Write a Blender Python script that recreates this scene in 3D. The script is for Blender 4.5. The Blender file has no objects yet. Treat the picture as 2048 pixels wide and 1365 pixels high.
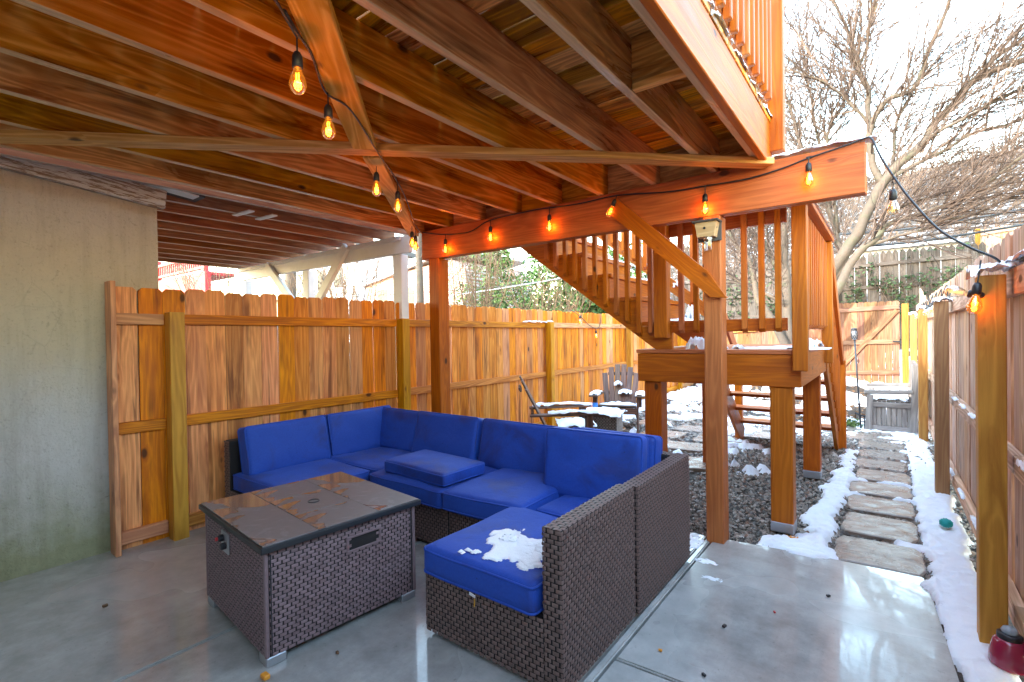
import bpy, bmesh, math, random
import numpy as np
from mathutils import Vector, Matrix, noise
rnd = random.Random(7)
S = bpy.context.scene
COL = S.collection

# ------------------------------------------------------------------ camera
YAW, PIT, ROL = math.radians(37.2), math.radians(-.58), math.radians(.9)
fw = Vector((-math.sin(YAW)*math.cos(PIT), math.cos(YAW)*math.cos(PIT), math.sin(PIT)))
rt = Vector((math.cos(YAW), math.sin(YAW), 0)); dn = fw.cross(rt)
r2 = math.cos(ROL)*rt+math.sin(ROL)*dn; d2 = -math.sin(ROL)*rt+math.cos(ROL)*dn
cam = bpy.data.cameras.new('camera'); cam.lens = 985/2048*36; cam.sensor_width = 36
cam.clip_start = .05; cam.clip_end = 600
co = bpy.data.objects.new('camera', cam); COL.objects.link(co)
m = Matrix((r2, -d2, -fw)).transposed().to_4x4(); m.translation = Vector((0, 0, 1.4)); co.matrix_world = m
S.camera = co

# ------------------------------------------------------------------ sky, sun, exposure
SUN = Vector((-.38, -.80, .43)).normalized()
wd = bpy.data.worlds.new('World'); S.world = wd; wd.use_nodes = True
wn = wd.node_tree.nodes; bg = wn['Background']
sk = wn.new('ShaderNodeTexSky'); sk.sky_type = 'NISHITA'; sk.sun_disc = False
sk.sun_elevation = math.asin(SUN.z); sk.sun_rotation = math.atan2(SUN.x, SUN.y)
sk.air_density = 1.8; sk.dust_density = .4; sk.ozone_density = .9
wd.node_tree.links.new(sk.outputs[0], bg.inputs[0]); bg.inputs[1].default_value = .15
sl = bpy.data.lights.new('sun', 'SUN'); sl.energy = .9; sl.angle = math.radians(2.); sl.color = (1, .93, .82)
so = bpy.data.objects.new('sun', sl); COL.objects.link(so)
so.rotation_euler = (-SUN).to_track_quat('-Z', 'Y').to_euler(); so.location = (-8, -16, 14)
S.view_settings.view_transform = 'Standard'; S.view_settings.look = 'None'
S.view_settings.exposure = 3.7; S.view_settings.gamma = 1
S.view_settings.use_curve_mapping = False
S.cycles.max_bounces = 8; S.cycles.diffuse_bounces = 7; S.cycles.transparent_max_bounces = 12
S.cycles.caustics_reflective = False; S.cycles.caustics_refractive = False

# ------------------------------------------------------------------ object helpers
WM = {}
def link(o, parent=None, M=Matrix()):
    COL.objects.link(o); WM[o.name] = M.copy()
    if parent is not None:
        o.parent = parent; o.matrix_basis = WM[parent.name].inverted() @ M
    else:
        o.matrix_basis = M
    return o
def tag(o, label=None, cat=None, group=None, kind=None):
    if label: o['label'] = label
    if cat: o['category'] = cat
    if group: o['group'] = group
    if kind: o['kind'] = kind
    return o
def thing(name, label, cat, loc=(0, 0, 0), rz=0, group=None):
    o = bpy.data.objects.new(name, None); o.empty_display_size = .05
    link(o, None, Matrix.Translation(Vector(loc)) @ Matrix.Rotation(rz, 4, 'Z'))
    return tag(o, label, cat, group)
def setting(name):
    o = bpy.data.objects.new(name, None); o.empty_display_size = .05; link(o); return tag(o, kind='structure')
def obj(name, vf, mat, parent=None, M=Matrix(), smooth=False, rel=False):
    """vf = (verts, faces) or a ready mesh; rel: M is relative to the parent"""
    if isinstance(vf, bpy.types.Mesh): me = vf
    else:
        me = bpy.data.meshes.new(name); me.from_pydata(vf[0], [], vf[1]); me.validate()
        if len(vf) > 2:
            uv = me.uv_layers.new(name='UVMap')
            for p in me.polygons:
                for li in p.loop_indices: uv.data[li].uv = vf[2][me.loops[li].vertex_index]
    if mat is not None and not me.materials: me.materials.append(MATS[mat])
    if smooth: me.shade_smooth()
    o = bpy.data.objects.new(name, me)
    if rel and parent is not None: M = WM[parent.name] @ M
    return link(o, parent, M)
def T(x, y, z): return Matrix.Translation(Vector((x, y, z)))
def RZ(a): return Matrix.Rotation(a, 4, 'Z')
def RX(a): return Matrix.Rotation(a, 4, 'X')
def RY(a): return Matrix.Rotation(a, 4, 'Y')

def cbox(l, w, t, c=.003):
    """chamfered box centred on the origin"""
    h = (l/2, w/2, t/2); c = min(c, min(h)*.45); V = []; idx = {}
    for sx in (-1, 1):
        for sy in (-1, 1):
            for sz in (-1, 1):
                s = (sx, sy, sz)
                for a in range(3):
                    p = [s[i]*(h[i]-(0 if i == a else c)) for i in range(3)]
                    idx[(s, a)] = len(V); V.append(p)
    F = []
    for a in range(3):
        b, d = (a+1) % 3, (a+2) % 3
        for sa in (-1, 1):
            q = []
            for sb, sd in ((-1, -1), (1, -1), (1, 1), (-1, 1)):
                s = [0, 0, 0]; s[a] = sa; s[b] = sb; s[d] = sd; q.append(idx[(tuple(s), a)])
            F.append(q if sa > 0 else q[::-1])
        for sb in (-1, 1):
            for sd in (-1, 1):
                q = []
                for sa, ax in ((-1, b), (1, b), (1, d), (-1, d)):
                    s = [0, 0, 0]; s[a] = sa; s[b] = sb; s[d] = sd; q.append(idx[(tuple(s), ax)])
                F.append(q if sb*sd < 0 else q[::-1])
    for sx in (-1, 1):
        for sy in (-1, 1):
            for sz in (-1, 1):
                q = [idx[((sx, sy, sz), a)] for a in range(3)]
                F.append(q if sx*sy*sz > 0 else q[::-1])
    return V, F
def frame(a, b, n):
    a = Vector(a); b = Vector(b); x = (b-a).normalized(); z = Vector(n); z = (z-x*z.dot(x)).normalized(); y = z.cross(x)
    M = Matrix((x, y, z)).transposed().to_4x4(); M.translation = (a+b)/2
    return M, (b-a).length
def board(name, a, b, w, t, mat, parent=None, n=(0, 0, 1), c=.003):
    """board from a to b; t is its thickness along n, w its width across"""
    M, l = frame(a, b, n)
    return obj(name, cbox(l, w, t, c), mat, parent, M)
def prism(poly, d):
    """polygon in local XY extruded from z=-d/2 to d/2"""
    k = len(poly); V = [(x, y, -d/2) for x, y in poly]+[(x, y, d/2) for x, y in poly]
    F = [list(range(k))[::-1], list(range(k, 2*k))]+[[i, (i+1) % k, k+(i+1) % k, k+i] for i in range(k)]
    return V, F
def tube(pts, rad, n=6, cap=True):
    pts = [Vector(p) for p in pts]; V = []; F = []; k = len(pts)
    rs = rad if isinstance(rad, (list, tuple)) else [rad]*k
    up = Vector((.13, .21, .97)); pr = None
    for i, p in enumerate(pts):
        d = (pts[min(i+1, k-1)]-pts[max(i-1, 0)])
        d = d.normalized() if d.length > 1e-9 else Vector((0, 0, 1))
        x = d.cross(up) if pr is None else pr-d*pr.dot(d)
        if x.length < 1e-4: x = d.cross(Vector((1, 0, 0)))
        x.normalize(); pr = x; y = d.cross(x)
        for j in range(n):
            a = 2*math.pi*j/n; V.append(tuple(p+(x*math.cos(a)+y*math.sin(a))*rs[i]))
    for i in range(k-1):
        for j in range(n):
            F.append((i*n+j, i*n+(j+1) % n, (i+1)*n+(j+1) % n, (i+1)*n+j))
    if cap: F.append(tuple(range(n))[::-1]); F.append(tuple((k-1)*n+j for j in range(n)))
    return V, F
def lathe(prof, n=16):
    V = []; F = []
    for r, z in prof:
        for j in range(n):
            a = 2*math.pi*j/n; V.append((r*math.cos(a), r*math.sin(a), z))
    for i in range(len(prof)-1):
        for j in range(n): F.append((i*n+j, i*n+(j+1) % n, (i+1)*n+(j+1) % n, (i+1)*n+j))
    F.append(tuple(range(n))[::-1]); F.append(tuple((len(prof)-1)*n+j for j in range(n)))
    return V, F
def join(*vfs):
    V = []; F = []
    for v, f in vfs:
        o = len(V); V += [tuple(q) for q in v]; F += [tuple(i+o for i in q) for q in f]
    return V, F
def xf(vf, M): return [tuple(M @ Vector(v)) for v in vf[0]], vf[1]
def smoothpath(pts, k=5):
    pts = [Vector(p) for p in pts]; out = []
    for i in range(len(pts)-1):
        p0 = pts[max(i-1, 0)]; p1 = pts[i]; p2 = pts[i+1]; p3 = pts[min(i+2, len(pts)-1)]
        for j in range(k):
            t = j/k
            out.append(.5*((2*p1)+(p2-p0)*t+(2*p0-5*p1+4*p2-p3)*t*t+(3*p1-p0-3*p2+p3)*t**3))
    out.append(pts[-1]); return out
def nz(x, y, z=0., s=1.): return noise.noise(Vector((x*s, y*s, z*s)))
def fb(x, y, s=1., o=4, z=0.):
    return noise.fractal(Vector((x*s, y*s, z)), 1.0, 2.0, o)

# ------------------------------------------------------------------ materials
MATS = {}
class NT:
    def __init__(self, name):
        self.m = bpy.data.materials.new(name); self.m.use_nodes = True; self.t = self.m.node_tree
        self.p = self.t.nodes['Principled BSDF']; MATS[name] = self.m
    def n(self, typ, ins=None, **kw):
        nd = self.t.nodes.new('ShaderNode'+typ)
        for k, v in kw.items(): setattr(nd, k, v)
        for k, v in (ins or {}).items(): self.put(nd.inputs[k], v)
        return nd
    def put(self, sock, v):
        if isinstance(v, bpy.types.NodeSocket): self.t.links.new(v, sock)
        elif isinstance(v, bpy.types.Node): self.t.links.new(v.outputs[0], sock)
        else:
            if isinstance(v, (tuple, list)) and len(v) == 3 and sock.type == 'RGBA': v = (*v, 1)
            sock.default_value = v
    def set(self, **kw):
        for k, v in kw.items(): self.put(self.p.inputs[k.replace('_', ' ')], v)
    def math(self, op, a, b=None, c=None, clamp=False):
        nd = self.n('Math', operation=op, use_clamp=clamp); self.put(nd.inputs[0], a)
        if b is not None: self.put(nd.inputs[1], b)
        if c is not None: self.put(nd.inputs[2], c)
        return nd.outputs[0]
    def vmul(self, v, s):
        nd = self.n('VectorMath', operation='MULTIPLY'); self.put(nd.inputs[0], v); self.put(nd.inputs[1], s); return nd.outputs[0]
    def vadd(self, v, s):
        nd = self.n('VectorMath', operation='ADD'); self.put(nd.inputs[0], v); self.put(nd.inputs[1], s); return nd.outputs[0]
    def noise(self, v, scale=1., detail=4., rough=.55, dist=0.):
        nd = self.n('TexNoise', {'Scale': scale, 'Detail': detail, 'Roughness': rough, 'Distortion': dist})
        if v is not None: self.put(nd.inputs['Vector'], v)
        return nd.outputs[0]
    def ramp(self, f, stops):
        nd = self.n('ValToRGB', {0: f}); e = nd.color_ramp.elements
        while len(e) < len(stops): e.new(.5)
        for q, (p, c) in zip(e, stops):
            q.position = p; q.color = (*c, 1) if not isinstance(c, (int, float)) else (c, c, c, 1)
        return nd.outputs[0]
    def mix(self, f, a, b, mode='MIX'):
        nd = self.n('Mix', data_type='RGBA', blend_type=mode)
        self.put(nd.inputs[0], f); self.put(nd.inputs[6], a); self.put(nd.inputs[7], b); return nd.outputs[2]
    def bump(self, h, strength=.3, dist=.01, normal=None):
        nd = self.n('Bump', {'Strength': strength, 'Distance': dist, 'Height': h})
        if normal is not None: self.put(nd.inputs['Normal'], normal)
        return nd.outputs[0]
    def objco(self, k=1.):
        co = self.n('TexCoord').outputs['Object']; r = self.n('ObjectInfo').outputs['Random']
        cx = self.n('CombineXYZ', {0: self.math('MULTIPLY', r, 71.3), 1: self.math('MULTIPLY', r, 37.7), 2: self.math('MULTIPLY', r, 53.1)})
        return self.vadd(co, cx.outputs[0]), r
    def world(self): return self.n('NewGeometry').outputs['Position']

def wood(name, dark, light, knot=(.05, .02, .008), var=.35, stain=.5, staincol=(.45, .3, .2), rough=.6, gx=1., knots=1., hue=.02, wet=0., under=None, drip=0., dripcol=(.20, .055, .012), sat=.82, ringy=.32):
    m = NT(name); v, r = m.objco()
    g = m.noise(m.vmul(v, (2.2*gx, 46*gx, 46*gx)), 1, 6, .68, .25)
    fine = m.noise(m.vmul(v, (7*gx, 210*gx, 210*gx)), 1, 3, .6)
    vo = m.n('TexVoronoi', {'Vector': m.vmul(v, (2.6, 4.6, 4.6)), 'Scale': 1.25, 'Randomness': 1.}, feature='F1')
    kd = m.math('ADD', vo.outputs['Distance'], m.math('MULTIPLY_ADD', g, .10, -.05))
    keep = m.math('GREATER_THAN', m.n('SeparateColor', {0: vo.outputs['Color']}).outputs[0], .45)
    km = m.math('MULTIPLY', m.n('MapRange', {'Value': kd, 'From Min': .055*knots+.02, 'From Max': .115*knots+.02, 'To Min': 1., 'To Max': 0.}).outputs[0], keep)
    halo = m.math('MULTIPLY', m.n('MapRange', {'Value': kd, 'From Min': .1*knots, 'From Max': .3*knots+.02, 'To Min': 1., 'To Max': 0.}).outputs[0], keep)
    lo = m.noise(m.vmul(v, (.5*gx, 6.5*gx, 6.5*gx)), 1, 2, .5, .35)
    ring = m.math('MULTIPLY_ADD', m.math('SINE', m.math('MULTIPLY_ADD', halo, 5., m.math('MULTIPLY', lo, 90.))), .5, .5)
    ring = m.math('POWER', ring, 1.6)
    f = m.math('MULTIPLY_ADD', ring, ringy, m.math('MULTIPLY_ADD', g, .84-ringy, m.math('MULTIPLY', fine, .2)))
    c = m.mix(m.n('MapRange', {'Value': f, 'From Min': .22, 'From Max': .72}).outputs[0], dark, light)
    c = m.mix(m.math('MULTIPLY', halo, .35), c, dark)
    c = m.mix(m.math('MULTIPLY', km, .9), c, knot)
    st = m.noise(m.vmul(v, (1.1, 8., 8.)), 1, 5, .62, .9)
    sm = m.n('MapRange', {'Value': st, 'From Min': .5, 'From Max': .62, 'To Min': 0., 'To Max': stain}).outputs[0]
    c = m.mix(sm, c, m.mix(1., c, staincol, 'MULTIPLY'))
    if drip:
        dn_ = m.noise(m.vmul(v, (1.0, 17., 17.)), 1, 4, .6, .5); big_ = m.noise(m.vmul(v, (1.3, 3., 3.)), 1, 3)
        dm = m.math('MULTIPLY', m.n('MapRange', {'Value': dn_, 'From Min': .50, 'From Max': .60, 'To Max': drip}).outputs[0], m.n('MapRange', {'Value': big_, 'From Min': .45, 'From Max': .58}).outputs[0])
        c = m.mix(dm, c, dripcol)
    hs = m.n('HueSaturation', {'Hue': m.math('MULTIPLY_ADD', r, hue, .5-hue/2), 'Saturation': m.math('MULTIPLY_ADD', m.math('FRACT', m.math('MULTIPLY', r, 17.3)), .3, sat),
        'Value': m.math('MULTIPLY_ADD', m.math('FRACT', m.math('MULTIPLY', r, 7.7)), var, 1-var/2), 'Color': c})
    c = hs.outputs[0]
    if under:  # downward faces painted paler, as if lit from below
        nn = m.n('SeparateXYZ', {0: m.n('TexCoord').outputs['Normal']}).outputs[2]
        underlit = m.math('MULTIPLY', m.math('LESS_THAN', nn, -.6), m.n('MapRange', {'Value': m.noise(m.vmul(v, (1.5, 9, 9)), 1, 4), 'From Min': .3, 'From Max': .55, 'To Min': .25, 'To Max': .9}).outputs[0])
        c = m.mix(underlit, c, m.mix(f, tuple(q*.7 for q in under), under))
    m.set(Base_Color=c, Specular_IOR_Level=.35, Roughness=m.math('MULTIPLY_ADD', sm, -.35*(1 if wet else .5), rough),
          Normal=m.bump(m.math('MULTIPLY_ADD', km, -.4, f), .5, .004))
    if wet: m.set(Coat_Weight=m.math('MULTIPLY', sm, wet), Coat_Roughness=.15)
    return m

wood('cedar', (.44, .11, .016), (.84, .355, .095), stain=.5, staincol=(.62, .4, .26), drip=.85, ringy=.16, sat=.9, var=.42, hue=.012, rough=.62)
wood('cedar_pale', (.38, .215, .125), (.74, .51, .355), drip=.5, dripcol=(.3, .12, .06), stain=.5, staincol=(.75, .48, .36), var=.35, hue=.02, rough=.65)
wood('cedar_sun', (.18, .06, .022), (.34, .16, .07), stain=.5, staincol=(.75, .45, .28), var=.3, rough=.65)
wood('rail_cedar', (.40, .12, .013), (.70, .29, .055), stain=.5, var=.2)
wood('treated', (.40, .155, .018), (.64, .30, .045), stain=.5, staincol=(.62, .45, .3), var=.2, rough=.55, knots=1., sat=.95, ringy=.26)
wood('treated_bright', (.26, .115, .02), (.38, .20, .042), stain=.3, staincol=(.7, .5, .3), var=.15, rough=.6, knots=.8)
wood('stained', (.34, .085, .014), (.54, .160, .032), stain=.35, staincol=(.7, .52, .4), var=.16, rough=.5, hue=.012, knots=.9, sat=.95, ringy=.24, drip=.3, dripcol=(.22, .05, .012))
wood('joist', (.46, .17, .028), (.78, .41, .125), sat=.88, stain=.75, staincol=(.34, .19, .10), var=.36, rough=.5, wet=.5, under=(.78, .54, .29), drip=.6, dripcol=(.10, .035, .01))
wood('decking', (.34, .125, .022), (.72, .36, .095), sat=.95, stain=.85, staincol=(.28, .2, .15), var=.7, rough=.55, wet=.3)
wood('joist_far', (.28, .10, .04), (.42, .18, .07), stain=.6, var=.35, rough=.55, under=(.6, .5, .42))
wood('brace_wood', (.44, .23, .07), (.70, .45, .19), sat=.95, stain=.4, staincol=(.7, .55, .42), var=.15, rough=.6)
wood('chair_wood', (.075, .038, .024), (.19, .105, .07), stain=.2, var=.2, rough=.5, knots=.2)
wood('grey_wood', (.15, .13, .12), (.27, .24, .22), knot=(.2, .17, .15), stain=.3, var=.2, rough=.7, knots=.3)
wood('old_fence', (.075, .058, .047), (.16, .13, .11), knot=(.15, .12, .1), stain=.5, var=.4, rough=.75, hue=.01)
wood('box_wood', (.45, .27, .12), (.62, .42, .22), stain=.1, var=.1, rough=.55, knots=.2)

def plain(name, col, rough=.5, metal=0., **kw):
    m = NT(name); v, r = m.objco()
    nn = m.noise(v, 6, 4)
    c = m.mix(nn, tuple(x*.86 for x in col), tuple(min(1, x*1.12) for x in col))
    m.set(Base_Color=c, Roughness=m.math('MULTIPLY_ADD', nn, .2, rough-.1), Metallic=metal)
    for k, x in kw.items(): m.set(**{k: x})
    return m
plain('white_paint', (.74, .74, .75), .5)
plain('black_rubber', (.015, .016, .02), .45)
plain('black_plastic', (.02, .02, .024), .4)
plain('dark_metal', (.05, .055, .062), .38, .6)
plain('galvanised', (.45, .47, .5), .4, .8)
plain('red_paint', (.55, .03, .035), .5)
plain('teal', (.0, .30, .28), .5)
plain('yellow', (.75, .30, .03), .5)
plain('red_plastic', (.30, .012, .05), .2, Coat_Weight=.6)
plain('grey_cap', (.32, .38, .42), .25)
plain('blue_cup', (.03, .2, .55), .4)
plain('roofing', (.09, .085, .085), .8)
plain('asphalt_wire', (.06, .07, .08), .6)
plain('silver_wire', (.5, .55, .6), .4, .5)

def m_snow(name, dirty=.0):
    m = NT(name); p = m.world(); a = m.noise(p, 22, 5, .6); b = m.noise(p, 4, 4, .6)
    c = m.mix(m.math('MULTIPLY', b, dirty), (.86, .88, .92), (.45, .43, .42))
    g = m.noise(p, 160, 3, .7)
    m.set(Base_Color=c, Roughness=.55, Subsurface_Weight=.25, Subsurface_Radius=(.02, .025, .03), Subsurface_Scale=.6,
          Normal=m.bump(m.math('ADD', a, m.math('MULTIPLY', g, .3)), .55, .012))
m_snow('snow'); m_snow('slush', .55)

def m_concrete():
    m = NT('concrete'); p = m.world()
    big = m.noise(p, .8, 3, .5, .5); mid = m.noise(p, 7, 6, .65); fine = m.noise(p, 130, 3, .7)
    brush = m.noise(m.vmul(p, (90, 6, 1)), 1, 3, .6)
    c = m.mix(m.n('MapRange', {'Value': mid, 'From Min': .3, 'From Max': .7}).outputs[0], (.36, .36, .34), (.68, .675, .64)); sp = m.n('MapRange', {'Value': m.noise(p, 38, 4, .75), 'From Min': .60, 'From Max': .74, 'To Max': .6}).outputs[0]; c = m.mix(sp, c, (.16, .15, .14)); c = m.mix(m.math('MULTIPLY', brush, .35), c, (.34, .34, .33)); c = m.mix(m.math('MULTIPLY', fine, .35), c, (.36, .36, .355))
    wet = m.n('MapRange', {'Value': m.math('MULTIPLY_ADD', mid, .1, m.math('SUBTRACT', big, .05)), 'From Min': .30, 'From Max': .56, 'To Min': 0., 'To Max': 1.}).outputs[0]
    rust = m.n('MapRange', {'Value': m.noise(m.vmul(p, (1.7, .6, 1)), 2, 4, .6), 'From Min': .55, 'From Max': .75, 'To Max': .35}).outputs[0]
    c = m.mix(rust, c, (.34, .29, .24)); c = m.mix(m.math('MULTIPLY', wet, .75), c, m.mix(1., c, (.66, .655, .64), 'MULTIPLY'))
    ro = m.math('MULTIPLY_ADD', wet, -.30, .42); ro = m.math('MULTIPLY_ADD', mid, .12, m.math('SUBTRACT', ro, .04))
    hh = m.math('MULTIPLY', m.math('ADD', fine, m.math('MULTIPLY', brush, .7)), m.math('MULTIPLY_ADD', wet, -.8, 1.))
    m.set(Base_Color=c, Roughness=ro, Coat_Weight=m.math('MULTIPLY_ADD', wet, .75, .25), Coat_Roughness=m.math('MULTIPLY_ADD', wet, -.14, .16), Coat_IOR=1.33,
          Normal=m.bump(hh, .16, .003))
    m.set(Coat_Normal=m.bump(m.noise(p, 5, 2), .03, .02))
m_concrete()

def m_stucco():
    m = NT('stucco'); p = m.world(); z = m.n('SeparateXYZ', {0: p}).outputs[2]
    a = m.noise(p, 2.2, 6, .65, .5); b = m.noise(p, 14, 5, .65); f = m.noise(p, 70, 4, .7)
    c = m.mix(a, (.54, .44, .29), (.74, .64, .46)); c = m.mix(m.math('MULTIPLY', b, .5), c, (.46, .42, .36))
    # bleached damp band, then moss near the ground (stains with their own ragged edge)
    zz = m.math('ADD', z, m.math('MULTIPLY_ADD', m.noise(p, 3, 5, .65), .7, -.35))
    band = m.n('MapRange', {'Value': zz, 'From Min': 1.45, 'From Max': .85, 'To Min': 0., 'To Max': .8}).outputs[0]
    c = m.mix(band, c, m.mix(b, (.50, .50, .51), (.66, .655, .66)))
    moss = m.n('MapRange', {'Value': zz, 'From Min': .58, 'From Max': .16, 'To Min': 0., 'To Max': .95}).outputs[0]
    c = m.mix(m.math('MULTIPLY', moss, .85), c, m.mix(b, (.14, .17, .05), (.38, .37, .17)))
    sp = m.n('MapRange', {'Value': m.noise(p, 9, 6, .75, 1.), 'From Min': .62, 'From Max': .72, 'To Max': .55}).outputs[0]
    c = m.mix(sp, c, (.17, .15, .10))
    pit = m.n('MapRange', {'Value': m.noise(p, 45, 5, .75), 'From Min': .55, 'From Max': .7, 'To Max': .5}).outputs[0]
    c = m.mix(pit, c, m.mix(1., c, (.55, .53, .5), 'MULTIPLY'))
    run = m.n('MapRange', {'Value': m.noise(m.vmul(p, (1, 7, .7)), 1, 5, .65), 'From Min': .5, 'From Max': .68, 'To Max': .45}).outputs[0]
    c = m.mix(run, c, m.mix(1., c, (.6, .57, .5), 'MULTIPLY'))
    cr = m.n('TexVoronoi', {'Vector': m.vadd(p, m.vmul(m.n('TexNoise', {'Scale': 5.}).outputs[1], (.3, .3, .3))), 'Scale': 2.3}, feature='DISTANCE_TO_EDGE').outputs[0]
    ck = m.n('MapRange', {'Value': cr, 'From Min': 0., 'From Max': .008, 'To Min': .16, 'To Max': 0.}).outputs[0]
    c = m.mix(m.math('MULTIPLY', ck, m.math('GREATER_THAN', a, .55)), c, (.2, .17, .12))
    m.set(Base_Color=c, Roughness=.85, Normal=m.bump(m.math('ADD', m.math('MULTIPLY', b, .8), m.math('MULTIPLY', f, .8)), 1., .016))
m_stucco()
def m_peel():
    m = NT('peeling_paint'); v, r = m.objco()
    a = m.noise(m.vmul(v, (7, 75, 75)), 1, 5, .7, .3); k = m.n('MapRange', {'Value': a, 'From Min': .47, 'From Max': .51}).outputs[0]
    g = m.noise(m.vmul(v, (3, 40, 40)), 1, 4)
    m.set(Base_Color=m.mix(k, m.mix(g, (.20, .13, .08), (.34, .25, .17)), (.60, .58, .52)), Roughness=.75, Normal=m.bump(k, .5, .004))
m_peel()
def m_fabric():
    m = NT('blue_fabric'); v, r = m.objco(); p = m.n('TexCoord').outputs['Object']
    w1 = m.math('SINE', m.math('MULTIPLY', m.n('SeparateXYZ', {0: p}).outputs[0], 1500.)); w2 = m.math('SINE', m.math('MULTIPLY', m.n('SeparateXYZ', {0: p}).outputs[1], 1500.))
    a = m.noise(v, 3.2, 5, .6, .5); f = m.noise(v, 90, 3, .7)
    c = m.mix(f, (.006, .040, .29), (.010, .078, .46))
    wet = m.n('MapRange', {'Value': m.math('MULTIPLY_ADD', f, .08, a), 'From Min': .56, 'From Max': .70, 'To Max': .55}).outputs[0]
    c = m.mix(wet, c, (.008, .012, .095))
    dr = m.n('TexVoronoi', {'Vector': v, 'Scale': 26.}, feature='F1').outputs['Distance']
    dm = m.math('MULTIPLY', m.n('MapRange', {'Value': dr, 'From Min': .06, 'From Max': .1, 'To Min': 1., 'To Max': 0.}).outputs[0], m.math('GREATER_THAN', m.noise(v, 7, 2), .56))
    c = m.mix(m.math('MULTIPLY', dm, .8), c, (.006, .012, .09))
    wr = m.noise(m.vmul(v, (1, 1, 1)), 9, 3, .5, .8)
    m.set(Base_Color=c, Roughness=m.math('MULTIPLY_ADD', wet, -.25, .72), Sheen_Weight=.1, Sheen_Roughness=.5, Sheen_Tint=(.3, .45, 1., 1),
          Normal=m.bump(m.math('ADD', m.math('MULTIPLY', m.math('ADD', w1, w2), .03), wr), .6, .008))
m_fabric()
def m_wicker(name, lo, hi):
    m = NT(name); g = m.n('NewGeometry'); r = g.outputs['Random Per Island']
    st = m.noise(m.vmul(m.n('TexCoord').outputs['Object'], (1, 1, 1)), 55, 3, .6)
    c = m.mix(m.math('MULTIPLY_ADD', r, .32, m.math('MULTIPLY_ADD', st, .5, .1)), lo, hi)
    m.set(Base_Color=c, Roughness=m.math('MULTIPLY_ADD', r, .15, .36), Specular_IOR_Level=.5)
m_wicker('wicker', (.07, .043, .036), (.235, .155, .135))
m_wicker('wicker_table', (.095, .06, .062), (.31, .21, .22))
m_wicker('wicker_grey', (.15, .13, .11), (.34, .30, .27))
plain('wicker_back', (.012, .009, .009), .7)
def m_tabletop():
    m = NT('table_top'); p = m.n('TexCoord').outputs['Object']
    a = m.noise(p, 2.6, 3, .5, .9); b = m.noise(p, 30, 5, .6)
    pud = m.n('MapRange', {'Value': a, 'From Min': .49, 'From Max': .53}).outputs[0]
    c = m.mix(b, (.125, .118, .118), (.18, .17, .17)); c = m.mix(pud, c, (.09, .085, .085))
    film = m.n('MapRange', {'Value': m.noise(p, 6, 4, .6, 2.), 'From Min': .55, 'From Max': .62, 'To Max': .35}).outputs[0]
    c = m.mix(film, c, (.25, .25, .26))
    m.set(Base_Color=c, Roughness=m.math('MULTIPLY_ADD', pud, -.32, .40), Coat_Weight=pud, Coat_Roughness=.04, Coat_IOR=1.33, Normal=m.bump(m.math('ADD', b, m.math('MULTIPLY', pud, 1.5)), .12, .003))
m_tabletop()
def m_gravel():
    m = NT('gravel'); r = m.n('NewGeometry').outputs['Random Per Island']; p = m.world()
    c = m.ramp(r, [(0, (.035, .03, .028)), (.25, (.13, .11, .09)), (.5, (.30, .24, .18)), (.72, (.40, .36, .31)), (.86, (.26, .11, .05)), (1, (.62, .58, .52))])
    m.set(Base_Color=m.mix(m.math('MULTIPLY', m.noise(p, 90, 2), .5), c, (.08, .075, .07)), Roughness=.5)
m_gravel()
def m_ground():
    m = NT('ground'); p = m.world(); a = m.noise(p, 30, 6, .7); b = m.noise(p, .5, 4); f = m.noise(p, 2.2, 5, .65, .5)
    c = m.ramp(a, [(.3, (.025, .02, .015)), (.5, (.06, .045, .033)), (.62, (.11, .08, .06)), (.75, (.16, .12, .09))])
    sn = m.n('MapRange', {'Value': f, 'From Min': .56, 'From Max': .62, 'To Max': .9}).outputs[0]
    y = m.n('SeparateXYZ', {0: p}).outputs[1]
    c = m.mix(m.math('MULTIPLY', sn, m.math('GREATER_THAN', y, 13.)), c, (.8, .82, .86))
    m.set(Base_Color=c, Roughness=.9, Normal=m.bump(a, .8, .03))
m_ground()
def m_stone():
    m = NT('flagstone'); v, r = m.objco(); a = m.noise(v, 5, 6, .6, 1.2); b = m.noise(m.vmul(v, (3, 14, 3)), 1, 5, .6, 1.)
    c = m.mix(a, (.17, .12, .085), (.34, .265, .20)); c = m.mix(m.math('MULTIPLY', r, .4), c, (.25, .21, .18))
    m.set(Base_Color=c, Roughness=m.math('MULTIPLY_ADD', a, .4, .08), Coat_Weight=.3, Coat_Roughness=.15, Normal=m.bump(m.math('ADD', a, b), .9, .022))
m_stone()
def m_bark():
    m = NT('bark'); p = m.world(); a = m.noise(p, 9, 5, .65, .4); b = m.noise(m.vmul(p, (14, 14, 60)), 1, 4, .6)
    c = m.mix(a, (.07, .05, .036), (.16, .122, .092)); li = m.n('MapRange', {'Value': m.noise(p, 5, 4), 'From Min': .52, 'From Max': .68, 'To Max': .7}).outputs[0]
    c = m.mix(li, c, (.09, .095, .055)); c = m.mix(m.n('MapRange', {'Value': b, 'From Min': .6, 'From Max': .68, 'To Max': .8}).outputs[0], c, (.13, .06, .032))
    nzc = m.n('SeparateXYZ', {0: m.n('NewGeometry').outputs['Normal']}).outputs[2]
    sn = m.math('MULTIPLY', m.n('MapRange', {'Value': m.math('ADD', nzc, m.math('MULTIPLY_ADD', a, .8, -.4)), 'From Min': .78, 'From Max': .92}).outputs[0], .9)
    c = m.mix(sn, c, (.85, .87, .9))
    m.set(Base_Color=c, Roughness=.8, Normal=m.bump(b, .6, .01))
m_bark()
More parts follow.
